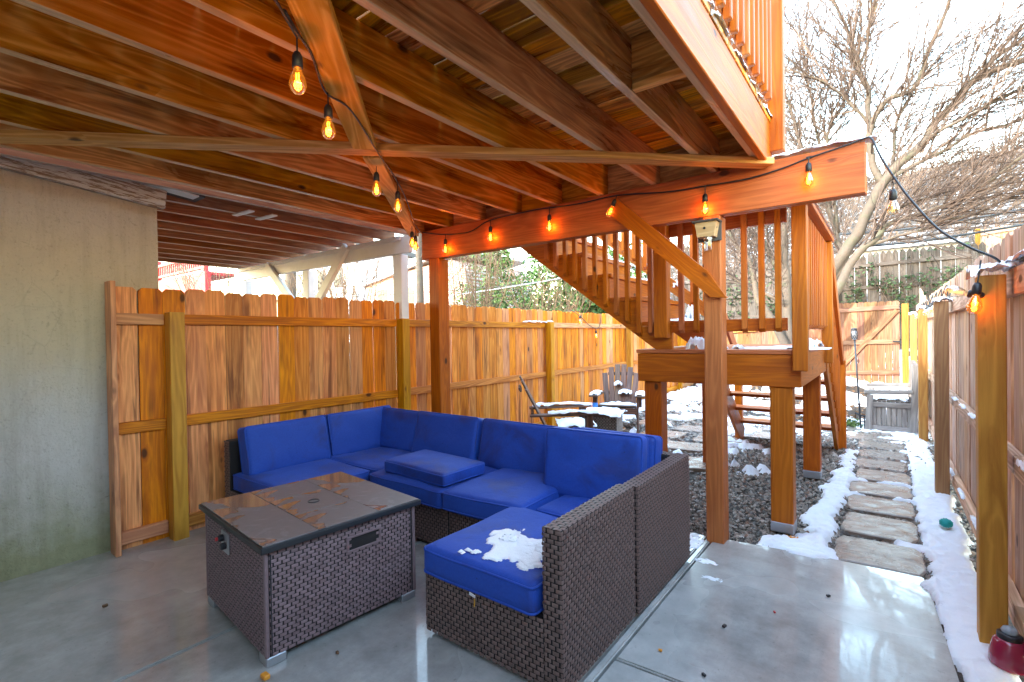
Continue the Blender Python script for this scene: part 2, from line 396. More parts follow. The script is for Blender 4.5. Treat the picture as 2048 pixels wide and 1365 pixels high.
def m_twig(name, lo, hi):
    m = NT(name); r = m.n('NewGeometry').outputs['Random Per Island']
    m.set(Base_Color=m.mix(r, lo, hi), Roughness=.75)
m_twig('twig', (.05, .03, .022), (.17, .115, .09)); m_twig('shrub_twig', (.10, .055, .03), (.23, .14, .08)); m_twig('dry_brush', (.04, .024, .017), (.15, .10, .07))
m_twig('leaf_green', (.02, .06, .012), (.10, .19, .035)); m_twig('leaf_ivy', (.025, .055, .02), (.08, .13, .05)); m_twig('litter', (.10, .045, .02), (.32, .19, .10))
m_twig('grass', (.05, .10, .02), (.16, .22, .06))
def m_brick():
    m = NT('brick_wall'); p = m.n('TexCoord').outputs['Object']
    b = m.n('TexBrick', {'Vector': p, 'Scale': 1.0, 'Color1': (.30, .11, .07, 1), 'Color2': (.42, .19, .12, 1), 'Mortar': (.45, .40, .36, 1), 'Mortar Size': .012, 'Brick Width': .22, 'Row Height': .075})
    m.set(Base_Color=b.outputs[0], Roughness=.85)
m_brick()
def m_glass(name, tint, refl=.12):
    m = NT(name); nt = m.t; tr = m.n('BsdfTransparent', {'Color': (*tint, 1)}); gl = m.n('BsdfGlossy', {'Color': (1, 1, 1, 1), 'Roughness': .03})
    lw = m.n('LayerWeight', {'Blend': .25}); mx = m.n('MixShader', {0: m.math('MULTIPLY_ADD', lw.outputs[0], .5, refl*.4), 1: tr.outputs[0], 2: gl.outputs[0]})
    if name == 'amber_glass':
        em = m.n('Emission', {'Color': (1., .36, .03, 1), 'Strength': .02}); ad = m.n('AddShader', {0: mx.outputs[0], 1: em.outputs[0]}); mx = ad
    nt.links.new(mx.outputs[0], nt.nodes['Material Output'].inputs[0])
m_glass('amber_glass', (1., .55, .14), .25); m_glass('clear_glass', (.9, .93, .95), .2)
def m_emit(name, col, st):
    m = NT(name); m.set(Base_Color=(0, 0, 0), Emission_Color=col, Emission_Strength=st)
m_emit('filament', (1., .42, .06), 3.); m_emit('filament_dim', (1., .55, .2), .25); m_glass('pale_glass', (.98, .9, .74), .25)
m = NT('window_glass'); m.set(Base_Color=(.03, .035, .04), Roughness=.08)

# ================================================================== SETTING
def sstep(a, b, x):
    t = min(1, max(0, (x-a)/(b-a))); return t*t*(3-2*t)
def ground_h(x, y):
    h = -.035
    h += .36*sstep(9.2, 12.2, y)*sstep(-2.6, -1.2, x)
    h += .55*math.exp(-((x+1.7)**2/.9+(y-11.3)**2/1.4))          # bed round the tree
    h += .34*max(0, y-13)*sstep(-24, -6, x)*(1-.35*sstep(38, 60, y)) + .05*max(0, y-13)
    h += .10*max(0, x-2)*sstep(14, 30, y)
    h += .03*max(0, -x-9)*sstep(-9, -14, x)
    if y > 8.6: h += .05*fb(x, y, .9)*sstep(8.6, 10, y)
    return h
def make_ground():
    xs = np.unique(np.concatenate([np.linspace(-130, -30, 16), np.linspace(-30, 12, 90), np.linspace(12, 130, 24)]))
    ys = np.unique(np.concatenate([np.linspace(-40, 3, 10), np.linspace(3, 18, 56), np.linspace(18, 60, 44), np.linspace(60, 170, 16)]))
    V = [(x, y, ground_h(x, y)) for y in ys for x in xs]; n = len(xs)
    F = [(j*n+i, j*n+i+1, (j+1)*n+i+1, (j+1)*n+i) for j in range(len(ys)-1) for i in range(n-1)]
    tag(obj('ground', (V, F), 'ground', smooth=True), kind='structure')
make_ground()

patio = setting('patio')
def slab(poly, top=0., th=.11, mat='concrete', name='concrete_slab', par=None):
    vf = prism(poly, th); me = bpy.data.meshes.new(name); me.from_pydata(vf[0], [], vf[1])
    bm = bmesh.new(); bm.from_mesh(me)
    bmesh.ops.bevel(bm, geom=[e for e in bm.edges if all(v.co.z > 0 for v in e.verts)], offset=.007, segments=2, affect='EDGES')
    bm.to_mesh(me); bm.free()
    return obj(name, me, mat, par or patio, T(0, 0, top-th/2))
slab([(-4.16, -1.6), (-2.547, -1.6), (-2.547, 3.44), (-4.16, 3.40)])
slab([(-2.533, -1.6), (-.998, -1.6), (-.998, 3.50), (-2.533, 3.44)])
slab([(-.986, -1.6), (-.952, -1.6), (-.952, 3.505), (-.986, 3.50)], .001, .08, 'concrete', 'joint_strip')
slab([(-.94, -1.6), (.30, -1.6), (.262, 1.995), (-.94, 1.935)])
slab([(-.94, 1.949), (.262, 2.009), (.225, 2.62), (.19, 3.3), (.162, 3.602), (-.28, 3.585), (-.94, 3.51)])

# stepping stones of the path and flagstones of the back seating area
path = setting('garden_path')
def flag(cx, cy, w, d, rz, seed, par=path, top=.002, name='stepping_stone'):
    r = random.Random(seed); n = 22; poly = []
    for i in range(n):
        a = 2*math.pi*i/n; ca, sa = math.cos(a), math.sin(a); k = 1/max(abs(ca), abs(sa))
        k = min(k, 1.40)
        poly.append((ca*k*w/2*(1+r.uniform(-.025, .025)), sa*k*d/2*(1+r.uniform(-.03, .03))))
    th = .05; rings = [(1, -th/2), (1, th/2-.007), (.965, th/2)]
    V = []; F = []
    for s, z in rings: V += [(x*s, y*s, z) for x, y in poly]
    for q in (.7, .4, .15): V += [(x*q, y*q, th/2+.004*nz(x*9*q+seed, y*9*q)) for x, y in poly]
    for k in range(5):
        for i in range(n): F.append((k*n+i, k*n+(i+1) % n, (k+1)*n+(i+1) % n, (k+1)*n+i))
    F.append(tuple(5*n+i for i in range(n)))
    return obj(name, (V, F), 'flagstone', par, T(cx, cy, top-th/2) @ RZ(rz))
STONES = []
for i, (y, w, d, x, a) in enumerate([(3.825, .45, .44, -.045, .02), (4.37, .43, .45, -.045, -.04), (4.90, .43, .42, -.045, .03), (5.40, .44, .41, -.05, 0.),
                                  (5.90, .42, .42, -.03, .02), (6.41, .43, .42, -.05, -.03), (6.93, .44, .43, -.04, .02), (7.46, .46, .44, -.06, 0.), (7.99, .62, .44, -.12, .03), (8.5, .8, .42, -.25, 0.)]):
    flag(x, y, w, d, a, 40+i); STONES.append((x, y, w, d))
seat_area = setting('flagstone_area')
for i, (x, y, w, d, a) in enumerate([(-2.05, 6.15, .62, .42, .1), (-2.5, 6.75, .55, .5, -.1), (-1.75, 6.75, .6, .45, .05), (-2.2, 7.35, .6, .42, 0.), (-1.45, 7.35, .55, .45, .1), (-2.9, 7.5, .5, .5, .2),
                                   (-1.95, 7.95, .7, .42, .05), (-2.75, 8.1, .55, .45, -.1), (-1.2, 7.95, .5, .4, 0.), (-2.3, 8.6, .8, .45, .02), (-3.3, 6.6, .5, .5, .1), (-3.5, 5.8, .5, .5, 0.), (-2.6, 5.4, .6, .5, .1), (-2.35, 4.7, .6, .5, 0.), (-1.7, 5.4, .5, .5, .3)]):
    flag(x, y, w, d, a, 80+i, seat_area, .006, 'flagstone'); STONES.append((x, y, w, d))

def make_gravel(name, n, x0, x1, y0, y1, seed, par, size=(.009, .022)):
    r = np.random.RandomState(seed); base = np.array([(1, 0, 0), (-1, 0, 0), (0, 1, 0), (0, -1, 0), (0, 0, 1), (0, 0, -1)], float)
    tri = [(0, 2, 4), (2, 1, 4), (1, 3, 4), (3, 0, 4), (2, 0, 5), (1, 2, 5), (3, 1, 5), (0, 3, 5)]
    V = []; F = []
    xs = r.uniform(x0, x1, n); ys = r.uniform(y0, y1, n)
    for k in range(n):
        x, y = xs[k], ys[k]
        if any(abs(x-sx) < sw/2-.02 and abs(y-sy) < sd/2-.02 for sx, sy, sw, sd in STONES): continue
        s = r.uniform(*size)*(1+.6*(y > 6)); a = r.uniform(0, 6.28); sc = s*r.uniform(.6, 1.3, 3); sc[2] *= .7
        p = base*sc+r.uniform(-.25, .25, (6, 3))*s; ca, sa = math.cos(a), math.sin(a)
        o = len(V); h = ground_h(x, y)+s*r.uniform(.1, .9)
        for q in p: V.append((x+q[0]*ca-q[1]*sa, y+q[0]*sa+q[1]*ca, h+q[2]))
        for t in tri: F.append((o+t[0], o+t[1], o+t[2]))
    tag(obj(name, (V, F), 'gravel'), par[0], par[1], kind='stuff')
make_gravel('gravel', 26000, -1.5, .55, 3.56, 8.4, 3, ('grey and brown pea gravel between the patio and the landing', 'gravel'))
make_gravel('gravel', 9000, -3.9, -1.4, 3.6, 9.0, 4, ('gravel filling the joints of the flagstones by the chairs', 'gravel'), (.012, .025))

# snow lying on the ground
def band(v, a, b, s): return sstep(a-s, a+s, v)*(1-sstep(b-s, b+s, v))
def on_stone(x, y, g=0.):
    return any(abs(x-sx) < sw/2-g and abs(y-sy) < sd/2-g for sx, sy, sw, sd in STONES)
def snow_path(x, y):
    n1 = fb(x, y, 3.1, 3); n2 = fb(x+9, y, 9., 3)
    e = .05*n1+.03*n2
    rl = .20 if y > 3.4 else .20+.09*(3.4-y)*1.1
    rgt = band(x, rl+e, .40+.7*e, .03)*band(y, 2.3, 8.3, .12)
    if y < 3.25: rgt *= .55+.7*n1
    xl = -.40+.06*sstep(4, 6, y); lft = band(x, xl-.06+1.5*e-.03*(y < 3.9), xl+.075+1.5*e, .03)*band(y, 3.60, 7.0, .1)
    top = band(y, 3.60+.3*e, 3.74+e, .03)*band(x, -.66, -.26, .05)
    gap = 0
    if not on_stone(x, y, -.01): gap = band(x, -.28, .2, .03)*sstep(.16, .34, n1+.12*sstep(5.5, 7.5, y))*.6*band(y, 4.1, 8.6, .1)
    far = sstep(.0, .25, n1+.1)*sstep(7.7, 8.2, y)*band(x, -.7, .5, .1)
    m = max(rgt, lft, top, gap, far*.7)
    return m*(1.+.55*n1+.35*n2)
def snow_yard(x, y):
    n1 = fb(x, y, 1.5, 4); n2 = fb(x, y, 6., 3)
    a = sstep(-.14, .14, n1+.25*n2)*sstep(8.7, 9.3, y+.3*n1)
    b = sstep(.30, .45, n1+.35*n2)*band(x, -3.9, -1.0, .2)*band(y, 5.0, 8.9, .3)
    if -1.1 < x < -.5 and 6.4 < y < 7.2: b = 0
    return max(a, b)*(1+.5*n2)
def make_snow(name, fn, x0, x1, y0, y1, step, hmax, lab, mat='snow'):
    nx = int((x1-x0)/step)+1; ny = int((y1-y0)/step)+1; H = {}
    for j in range(ny):
        for i in range(nx):
            x = x0+i*step; y = y0+j*step; v = fn(x, y)
            H[i, j] = v
    V = []; F = []; ix = {}
    def vid(i, j):
        if (i, j) not in ix:
            x = x0+i*step; y = y0+j*step; v = H[i, j]; g = max(ground_h(x, y), -.035)
            base = g+.012 if not (y < 3.58 and x < .22) else .002
            z = base-.02+(hmax*math.sqrt(max(0, v))+.02 if v > .04 else 0)
            z += hmax*min(1, max(0, v))*(.38*nz(x, y, 3, 30.)+.25*nz(x, y, 8, 62.))
            ix[i, j] = len(V); V.append((x+.4*step*nz(x, y, 1, 60), y+.4*step*nz(x, y, 7, 60), z))
        return ix[i, j]
    for j in range(ny-1):
        for i in range(nx-1):
            q = [(i, j), (i+1, j), (i+1, j+1), (i, j+1)]
            if max(H[k] for k in q) > .04: F.append([vid(*k) for k in q])
    tag(obj(name, (V, F), mat, smooth=True), lab[0], lab[1], kind='stuff')
make_snow('snow', snow_path, -.75, .47, 2.2, 8.9, .016, .04, ('melting white snow in strips along both sides of the stepping stones', 'snow'))
make_snow('snow', snow_yard, -4.0, .45, 4.8, 14., .05, .07, ('patchy snow cover over the back of the yard', 'snow'))

# ------------------------------------------------------------------ stucco wall at the left
w = thing('stucco_wall', 'weathered beige stucco side wall with green moss at its foot', 'wall', (-4.155, 0, 0))
def wall_grid():
    V = []; F = []; n = 46; k = 34; y0, y1 = -1.6, 1.29
    for j in range(k+1):
        for i in range(n+1):
            y = y0+(y1-y0)*i/n; zt = 2.353-(y-1.29)*.105; z = -.05+(zt+.05)*j/k
            V.append((.006*fb(y, z, 2.5, 4), y, z))
    for j in range(k):
        for i in range(n): F.append((j*(n+1)+i, j*(n+1)+i+1, (j+1)*(n+1)+i+1, (j+1)*(n+1)+i))
    o = len(V); V += [(-2.6, y0, -.05), (-2.6, y1, -.05), (-2.6, y1, 2.353), (-2.6, y0, 2.65)]
    nn = n+1; tl, tr, bl, br = k*nn, k*nn+n, 0, n
    F += [tuple([br]+[o+1, o+2]+[tr]+[j*nn+n for j in range(k-1, 0, -1)]), tuple([tl]+[k*nn+i for i in range(1, n)]+[tr, o+2, o+3])[::-1]]
    return V, F
obj('wall_face', wall_grid(), 'stucco', w, T(-4.155, 0, 0), smooth=False)
board('trim_board', (-4.135, -1.6, 2.724), (-4.135, 1.335, 2.416), .135, .05, 'peeling_paint', w, (1, 0, 0), .006)
board('drip_edge', (-4.14, -1.6, 2.812), (-4.14, 1.54, 2.482), .012, .11, 'white_paint', w, (1, 0, 0), .002)
board('roof_edge', (-4.3, -1.6, 2.85), (-4.3, 1.60, 2.503), .03, .34, 'roofing', w, (1, 0, 0), .004)

# the row of houses behind the viewer; its top edge shades the near yard
h = thing('row_house', 'rear wall of the row houses behind the viewer', 'house', (0, -1.6, 0))
for i in range(2):
    x = -9.75+i*5.2
    obj('wall', cbox(5.19, .3, 6.1, .01), 'white_paint', h, T(x+2.6, -1.78, 3.0))
    obj('parapet', cbox(5.19, .42, .16, .02), 'white_paint', h, T(x+2.6, -1.78, 6.12))
    for dx in (1.3, 3.7):
        f = obj('window', cbox(.95, .06, 1.4, .01), 'white_paint', h, T(x+dx, -1.61, 4.3)); obj('pane', cbox(.8, .02, 1.24, .004), 'window_glass', f, T(x+dx, -1.572, 4.3))

# ================================================================== FENCES
def dogear(w, l, t=.016, ear=.022):
    """picket, local X up from 0 to l"""
    return prism([(0, -w/2), (l-ear, -w/2), (l, -w/2+ear), (l, w/2-ear), (l-ear, w/2), (0, w/2)], t)
PM = {}
def picket(parent, pos, l, w, nrm, mat, name='fence_board', t=.016, tilt=0., point=False):
    key = (round(w, 3), mat, point, round(l, 1))
    if key not in PM:
        vf = prism([(0, -w/2), (l-w*.7, -w/2), (l, 0), (l-w*.7, w/2), (0, w/2)], t) if point else dogear(w, l, t)
        me = bpy.data.meshes.new('fence_board'); me.from_pydata(vf[0], [], vf[1]); me.materials.append(MATS[mat]); PM[key] = me
    z = Vector(nrm).normalized(); x = (Vector((0, 0, 1))+z.cross(Vector((0, 0, 1)))*tilt).normalized(); y = z.cross(x)
    M = Matrix((x, y, z)).transposed().to_4x4(); M.translation = Vector(pos)
    return obj(name, PM[key], None, parent, M)
def hpost(parent, x, y, top, mat, s=.09, base=-.03, name='fence_post'):
    return board(name, (x, y, base), (x, y, top), s, s, mat, parent, (0, -1, 0), .004)

# left fence: boards seen from the rail side
lf = thing('board_fence', 'orange cedar dog-ear board fence running behind the blue sofa', 'fence', (-4.1, .97, 0))
y = 1.075; k = 0; WID = [.138, .134, .14, .13]
while y < 13.6:
    wdt = WID[(k*7) % 4] if y > 1.3 else .14
    g = max(ground_h(-4.1, y), -.03) if y > 9 else -.0
    picket(lf, (-4.112+rnd.uniform(-.004, .004), y, g-.04), 1.82+rnd.uniform(-.008, .008)-.012*max(0, y-8), wdt, (1, 0, 0), 'cedar', tilt=rnd.uniform(-.004, .004))
    y += wdt+rnd.uniform(.002, .006); k += 1
board('end_trim', (-4.05, .985, 0.), (-4.05, .985, 1.80), .03, .12, 'rail_cedar', lf, (1, 0, 0))
posts = [1.34, 3.42, 6.24, 9.12, 12.1]
for i, py in enumerate(posts):
    hpost(lf, -4.02, py, 1.60 if i else 1.605, 'treated', .095)
ends = [1.0]+posts+[13.6]
for a, b in zip(ends[:-1], ends[1:]):
    a2, b2 = a+(.05 if a != 1.0 else .01), b-.05
    for z, wd_ in ((1.557, .076), (.822, .076), (.085, .085)):
        board('fence_rail', (-4.083, a2, z), (-4.083, b2, z+rnd.uniform(-.006, .006)), wd_, .038, 'rail_cedar', lf, (1, 0, 0))
# right fence
rf = thing('board_fence', 'pale cedar fence along the right side of the path', 'fence', (.47, 0, 0))
y = -1.5; k = 0
while y < 11.6:
    wdt = WID[(k*5) % 4]; g = ground_h(.3, y) if y > 9 else 0
    picket(rf, (.492+rnd.uniform(-.005, .005), y, g+.02), 1.84+rnd.uniform(-.008, .008)-.01*max(0, y-8), wdt, (-1, 0, 0), 'cedar_pale', tilt=rnd.uniform(-.004, .004))
    y += wdt+rnd.uniform(.002, .007); k += 1
rposts = [.5, 3.04, 5.50, 8.12, 10.7]
for i, py in enumerate(rposts):
    hpost(rf, .372, py, 1.635+(.02 if i > 2 else 0), ('treated', 'treated', 'treated_bright', 'treated_bright', 'treated_bright')[i], .092)
ends = [-1.5]+rposts+[11.6]
for a, b in zip(ends[:-1], ends[1:]):
    for z, wd_ in ((1.605, .115), (.80, .085), (.13, .10)):
        z2 = z+(ground_h(.3, a+1) if a > 8.5 else 0)*.6
        board('fence_rail', (.462, a, z2), (.462, b-.004, z2+rnd.uniform(-.004, .004)), wd_, .04, 'cedar_pale', rf, (-1, 0, 0))
# gate and its post
gt = thing('garden_gate', 'sunlit cedar gate with a diagonal brace at the end of the path', 'gate', (-.25, 11.62, .33))
for i in range(9):
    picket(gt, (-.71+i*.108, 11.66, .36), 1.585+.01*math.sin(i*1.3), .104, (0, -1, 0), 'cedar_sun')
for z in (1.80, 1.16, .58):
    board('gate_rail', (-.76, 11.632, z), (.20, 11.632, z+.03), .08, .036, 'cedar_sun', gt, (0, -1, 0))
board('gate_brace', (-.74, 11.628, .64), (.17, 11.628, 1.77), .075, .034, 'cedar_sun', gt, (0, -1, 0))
board('latch', (.10, 11.60, 1.19), (.24, 11.60, 1.18), .03, .02, 'dark_metal', gt, (0, -1, 0))
gp = thing('gate_post', 'short yellow timber post beside the garden gate', 'post', (.30, 11.5, .3))
hpost(gp, .285, 11.55, 1.88, 'treated_bright', .1, .25, 'timber')
# back fence left of the gate
bf = thing('board_fence', 'sunlit back fence to the left of the gate behind the tree', 'fence', (-2.5, 13.3, .3))
x = -4.0
while x < -.85:
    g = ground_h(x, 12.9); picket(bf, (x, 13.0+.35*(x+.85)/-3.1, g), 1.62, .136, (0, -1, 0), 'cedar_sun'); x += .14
for a, b in ((-4.05, -2.5), (-2.48, -.8)):
    for z in (.35, .9, 1.45):
        board('fence_rail', (a, 12.95+.35*(a+.85)/-3.1, ground_h(a, 13)+z), (b, 12.95+.35*(b+.85)/-3.1, ground_h(b, 13)+z), .08, .036, 'rail_cedar', bf, (0, -1, 0))
# old picket fence with ivy up the slope
of = thing('picket_fence', 'old grey pointed picket fence overgrown with ivy on the slope', 'fence', (-1, 15.5, 1.5))
x = -5.0
while x < 1.75:
    picket(of, (x, 15.2+rnd.uniform(-.01, .01), 1.1), 2.28+.05*math.sin(x*1.7)+.04*x*.2, .125, (0, -1, 0), 'old_fence', point=True, tilt=rnd.uniform(-.004, .004)); x += .127
for z in (1.85, 2.45, 3.0):
    board('fence_rail', (-5.05, 15.17, z-.06), (1.75, 15.17, z+.06), .085, .04, 'old_fence', of, (0, -1, 0))
for x in (-4.2, -1.0, 1.6): hpost(of, x, 15.1, 3.2, 'old_fence', .1, 1.2)
pf = thing('board_fence', 'pale weathered board fence high on the slope at the right', 'fence', (2.8, 18, 3))
for i in range(14): picket(pf, (2.02+i*.15, 18.0, 2.2), 1.83+.012*i, .144, (0, -1, 0), 'cedar_pale')
board('fence_post', (1.96, 17.95, 2.5), (1.96, 17.95, 4.05), .1, .1, 'treated_bright', pf, (0, -1, 0))
board('fence_rail', (1.95, 17.97, 3.9), (4.05, 17.97, 4.1), .09, .04, 'cedar_pale', pf, (0, -1, 0))
sh = thing('garden_shed', 'low white-roofed shed behind the ivy-covered picket fence', 'shed', (.3, 17.2, 1.8))
obj('wall', cbox(2.3, 1.6, 2.6, .01), 'white_paint', sh, T(.35, 17.6, 2.3))
obj('roof', cbox(2.6, 2.0, .07, .01), 'snow', sh, T(.35, 17.6, 3.72) @ RX(.10))

def leaves(n, fn, size, seed, flat=.5):
    r = random.Random(seed); V = []; F = []
    for i in range(n):
        p = fn(r)
        if p is None: continue
        s = r.uniform(*size); a = Vector((r.gauss(0, 1), r.gauss(0, 1), r.gauss(0, 1)*flat)).normalized(); b = a.orthogonal().normalized()
        b = (b+a.cross(b)*r.uniform(-1.5, 1.5)).normalized(); c = a.cross(b); p = Vector(p); o = len(V)
        V += [tuple(p-a*s), tuple(p+b*s*.5+c*s*.12), tuple(p+a*s), tuple(p-b*s*.5+c*s*.12)]; F += [(o, o+1, o+2), (o, o+2, o+3)]
    return V, F
def ivy_at(r):
    x = r.choice([-4.2, -3.5, -2.3, -.4, -.2, .6, 1.35, 1.4, 1.6])+r.gauss(0, .28); z = 1.6+abs(r.gauss(0, .75))
    if z > 3.35 or fb(x, z, 2.2, 3) < -.05: return None
    return (x, 15.13+r.uniform(-.06, .03), z)
iv = thing('ivy', 'green ivy climbing over the old grey picket fence', 'ivy', (0, 15.1, 1.5))
obj('foliage', leaves(5200, ivy_at, (.03, .055), 5), 'leaf_ivy', iv)
vines = []
for i in range(26):
    x = rnd.uniform(-4.6, 1.7); p = [(x, 15.1, 1.5)]
    for k in range(6): p.append((p[-1][0]+rnd.uniform(-.16, .16), 15.1, p[-1][2]+rnd.uniform(.15, .35)))
    vines.append(tube(p, .008, 4, False))
obj('stem', join(*vines), 'twig', iv)

# ================================================================== DECK
JB, JD = 2.462, .235                      # joist underside and depth
BY = 3.42                                 # face of the main beam
dk = thing('raised_deck', 'raised wooden deck on timber posts over the patio', 'deck', (-2.2, 1, 0))
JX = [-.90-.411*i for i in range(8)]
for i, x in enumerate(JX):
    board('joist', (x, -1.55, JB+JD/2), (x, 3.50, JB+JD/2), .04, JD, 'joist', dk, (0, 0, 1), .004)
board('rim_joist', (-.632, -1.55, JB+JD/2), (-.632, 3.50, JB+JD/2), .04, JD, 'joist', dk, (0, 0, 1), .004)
board('fascia', (-.588, -1.55, JB+.117), (-.588, 3.53, JB+.117), .042, .275, 'stained', dk, (0, 0, 1), .004)
for a, b in zip([-.652]+[x-.02 for x in JX[:-1]], [x+.02 for x in JX]):
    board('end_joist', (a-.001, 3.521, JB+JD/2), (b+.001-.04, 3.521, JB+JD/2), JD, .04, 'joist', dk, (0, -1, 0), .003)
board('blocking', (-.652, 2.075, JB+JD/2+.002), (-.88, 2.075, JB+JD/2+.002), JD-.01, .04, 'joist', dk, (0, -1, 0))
y = -1.5; i = 0
while y < 3.56:
    board('deck_board', (-.56, y+.07, JB+JD+.018), (-3.86, y+.07, JB+JD+.018), .137, .032, 'decking', dk, (0, 0, 1), .003)
    y += .137+(.006 if i % 3 else .010); i += 1
# diagonal sway braces under the joists
board('sway_brace', (-3.60, .36, JB-.021), (-.565, 3.40, JB-.021), .10, .04, 'brace_wood', dk, (0, 0, 1), .004)
board('sway_brace', (-1.10, .55, JB-.022), (-2.235, 1.655, JB-.022), .125, .04, 'brace_wood', dk, (0, 0, 1), .004)
board('sway_brace', (-2.32, 1.765, JB-.022), (-3.79, 3.38, JB-.022), .10, .04, 'brace_wood', dk, (0, 0, 1), .004)
# main beam, two planks thick
for dy in (0, .046):
    board('beam', (-3.72+dy*.2, BY+.021+dy, 2.319), (-.085+dy*.1, BY+.021+dy, 2.319), .286, .044, 'stained', dk, (0, -1, 0), .004)
board('post', (-3.55, 3.485, -.02), (-3.55, 3.485, 2.176), .14, .14, 'stained', dk, (0, -1, 0), .006)
board('post', (-.917, 3.485, -.02), (-.917, 3.485, 2.176), .112, .135, 'stained', dk, (0, -1, 0), .006)
# knee brace on the face of beam and post, lower end cut to a point
def knee():
    a = Vector((-1.615, 2.36)); b = Vector((-.858, 1.655)); d = (b-a).normalized(); n = Vector((d.y, -d.x)); hw = .058
    P = [a+n*-hw, a+n*hw+d*.0, b+n*hw*.96+d*-.03, b-n*hw*.1+d*.05, b+n*-hw+d*-.17]
    c = (a+b)/2; ang = math.atan2(d.y, d.x); R = Matrix.Rotation(-ang, 2)
    return [tuple(R @ (p-c)) for p in P], c, ang
pl, c, ang = knee()
vf = prism(pl[::-1], .038); obj('knee_brace', vf, 'stained', dk, T(c.x, BY-.0215, c.y) @ RX(math.pi/2) @ RZ(ang))
# upper railing
for i in range(26):
    yy = 3.28-i*.118
    if yy < -1.4: break
    board('baluster', (-.548, yy, 2.78), (-.548, yy, 3.72), .036, .036, 'stained', dk, (1, 0, 0), .005)
board('railing_post', (-.535, 3.47, 2.52), (-.535, 3.47, 3.85), .088, .088, 'stained', dk, (0, -1, 0), .005)
board('rail', (-.548, 3.42, 3.66), (-.548, -1.4, 3.66), .036, .088, 'stained', dk, (0, 0, 1))
board('rail', (-.588, 3.42, 2.86), (-.588, -1.4, 2.86), .036, .088, 'stained', dk, (0, 0, 1))
board('cap_rail', (-.548, 3.5, 3.765), (-.548, -1.4, 3.765), .14, .035, 'stained', dk, (0, 0, 1))

# ------------------------------------------------------------------ stairs and landing
LY, LT = 3.845, 1.275
ld = thing('stair_landing', 'orange-stained stair landing on four timber posts', 'landing', (-1.03, 4.7, 0))
board('fascia', (-1.625, LY+.019, LT-.147), (-.46, LY+.019, LT-.147), .225, .038, 'stained', ld, (0, -1, 0))
board('fascia', (-.479, LY+.04, LT-.147), (-.479, 5.60, LT-.147), .225, .038, 'stained', ld, (1, 0, 0))
board('fascia', (-1.606, LY+.04, LT-.147), (-1.606, 5.60, LT-.147), .225, .038, 'stained', ld, (1, 0, 0))
board('fascia', (-1.625, 5.62, LT-.147), (-.46, 5.62, LT-.147), .225, .038, 'stained', ld, (0, -1, 0))
for k in range(13):
    yy = LY-.005+.068+k*.1405
    board('deck_board', (-1.635, yy, LT-.016), (-.452, yy, LT-.016), .136, .03, 'stained', ld)
for (px, py) in ((-.585, 3.93), (-1.515, 3.95), (-.572, 5.53), (-1.515, 5.53)):
    board('post', (px, py, .06 if px > -1 else -.02), (px, py, LT-.262), .14, .14, 'stained', ld, (0, -1, 0), .006)
    if px > -1:
        obj('post_base', cbox(.146, .146, .07, .004), 'galvanised', ld, T(px, py, .03))
# landing guard rail
RY0 = LY-.019
board('rail', (-1.40, LY+.021, 2.215), (-.54, LY+.021, 2.215), .115, .038, 'stained', ld, (0, -1, 0))
board('rail', (-1.34, LY+.021, 1.452), (-.54, LY+.021, 1.452), .09, .038, 'stained', ld, (0, -1, 0))
def baluster(x, y, z0, z1, nrm, parent, s=.036):
    """square baluster whose lower outer edge is cut at an angle"""
    l = z1-z0; V, F = prism([(0, -s/2), (l, -s/2), (l, s/2), (.026, s/2)], s)
    yy = Vector(nrm); xx = Vector((0, 0, 1))
    M = Matrix((xx, yy, xx.cross(yy))).transposed().to_4x4(); M.translation = Vector((x, y, z0))
    return obj('baluster', (V, F), 'stained', parent, M)
for x in (-1.255, -1.143, -1.03, -.805, -.692, -.589): baluster(x, LY-.02, 1.40, 2.27, (0, -1, 0), ld)
board('railing_post', (-.455, LY-.043, 1.135), (-.455, LY-.043, 2.285), .09, .085, 'stained', ld, (0, -1, 0), .005)
board('railing_post', (-1.40, LY-.043, 1.365), (-1.40, LY-.043, 2.27), .105, .085, 'stained', ld, (0, -1, 0), .005)
board('railing_post', (-.44, 5.52, 1.10), (-.44, 5.52, 2.24), .088, .088, 'stained', ld, (0, -1, 0), .005)
board('rail', (-.478, LY+.05, 2.18), (-.478, 5.48, 2.18), .088, .036, 'stained', ld, (1, 0, 0))
board('rail', (-.478, LY+.05, 1.46), (-.478, 5.48, 1.46), .088, .036, 'stained', ld, (1, 0, 0))
for k in range(11): baluster(-.44, 4.0+k*.128, 1.42, 2.20, (1, 0, 0), ld)
board('cap_rail', (-.455, LY-.09, 2.262), (-.455, 5.60, 2.262), .14, .034, 'stained', ld)
board('cap_rail', (-1.40, LY+.0, 2.292), (-.53, LY+.0, 2.292), .14, .034, 'stained', ld)

us = thing('upper_stairs', 'orange-stained stairs climbing left from the landing to the deck', 'stairs', (-2.2, 4.3, 1.27))
TR = [(-1.32, 1.50), (-1.585, 1.71), (-1.85, 1.92), (-2.115, 2.13), (-2.38, 2.34), (-2.645, 2.55), (-2.91, 2.73)]
def stringer_poly():
    P = [(-1.345, LT)]
    for i, (x, z) in enumerate(TR):
        P += [(x-.02, z-.038)] if i == 0 else [(x-.02, TR[i-1][1]-.038), (x-.02, z-.038)]
    P[0] = (-1.34, LT); P.insert(1, (-1.34, TR[0][1]-.038))
    P += [(-3.3, 2.692), (-3.3, 2.62), (-1.475, LT)]
    return P
for yy in (LY+.02, 4.83):
    sp = stringer_poly(); vf = prism([(x, z) for x, z in sp], .038)
    cx, cz = -2.2, 1.9; Mv = T(0, yy, 0) @ RX(math.pi/2)
    obj('stringer', vf, 'stained', us, Mv)
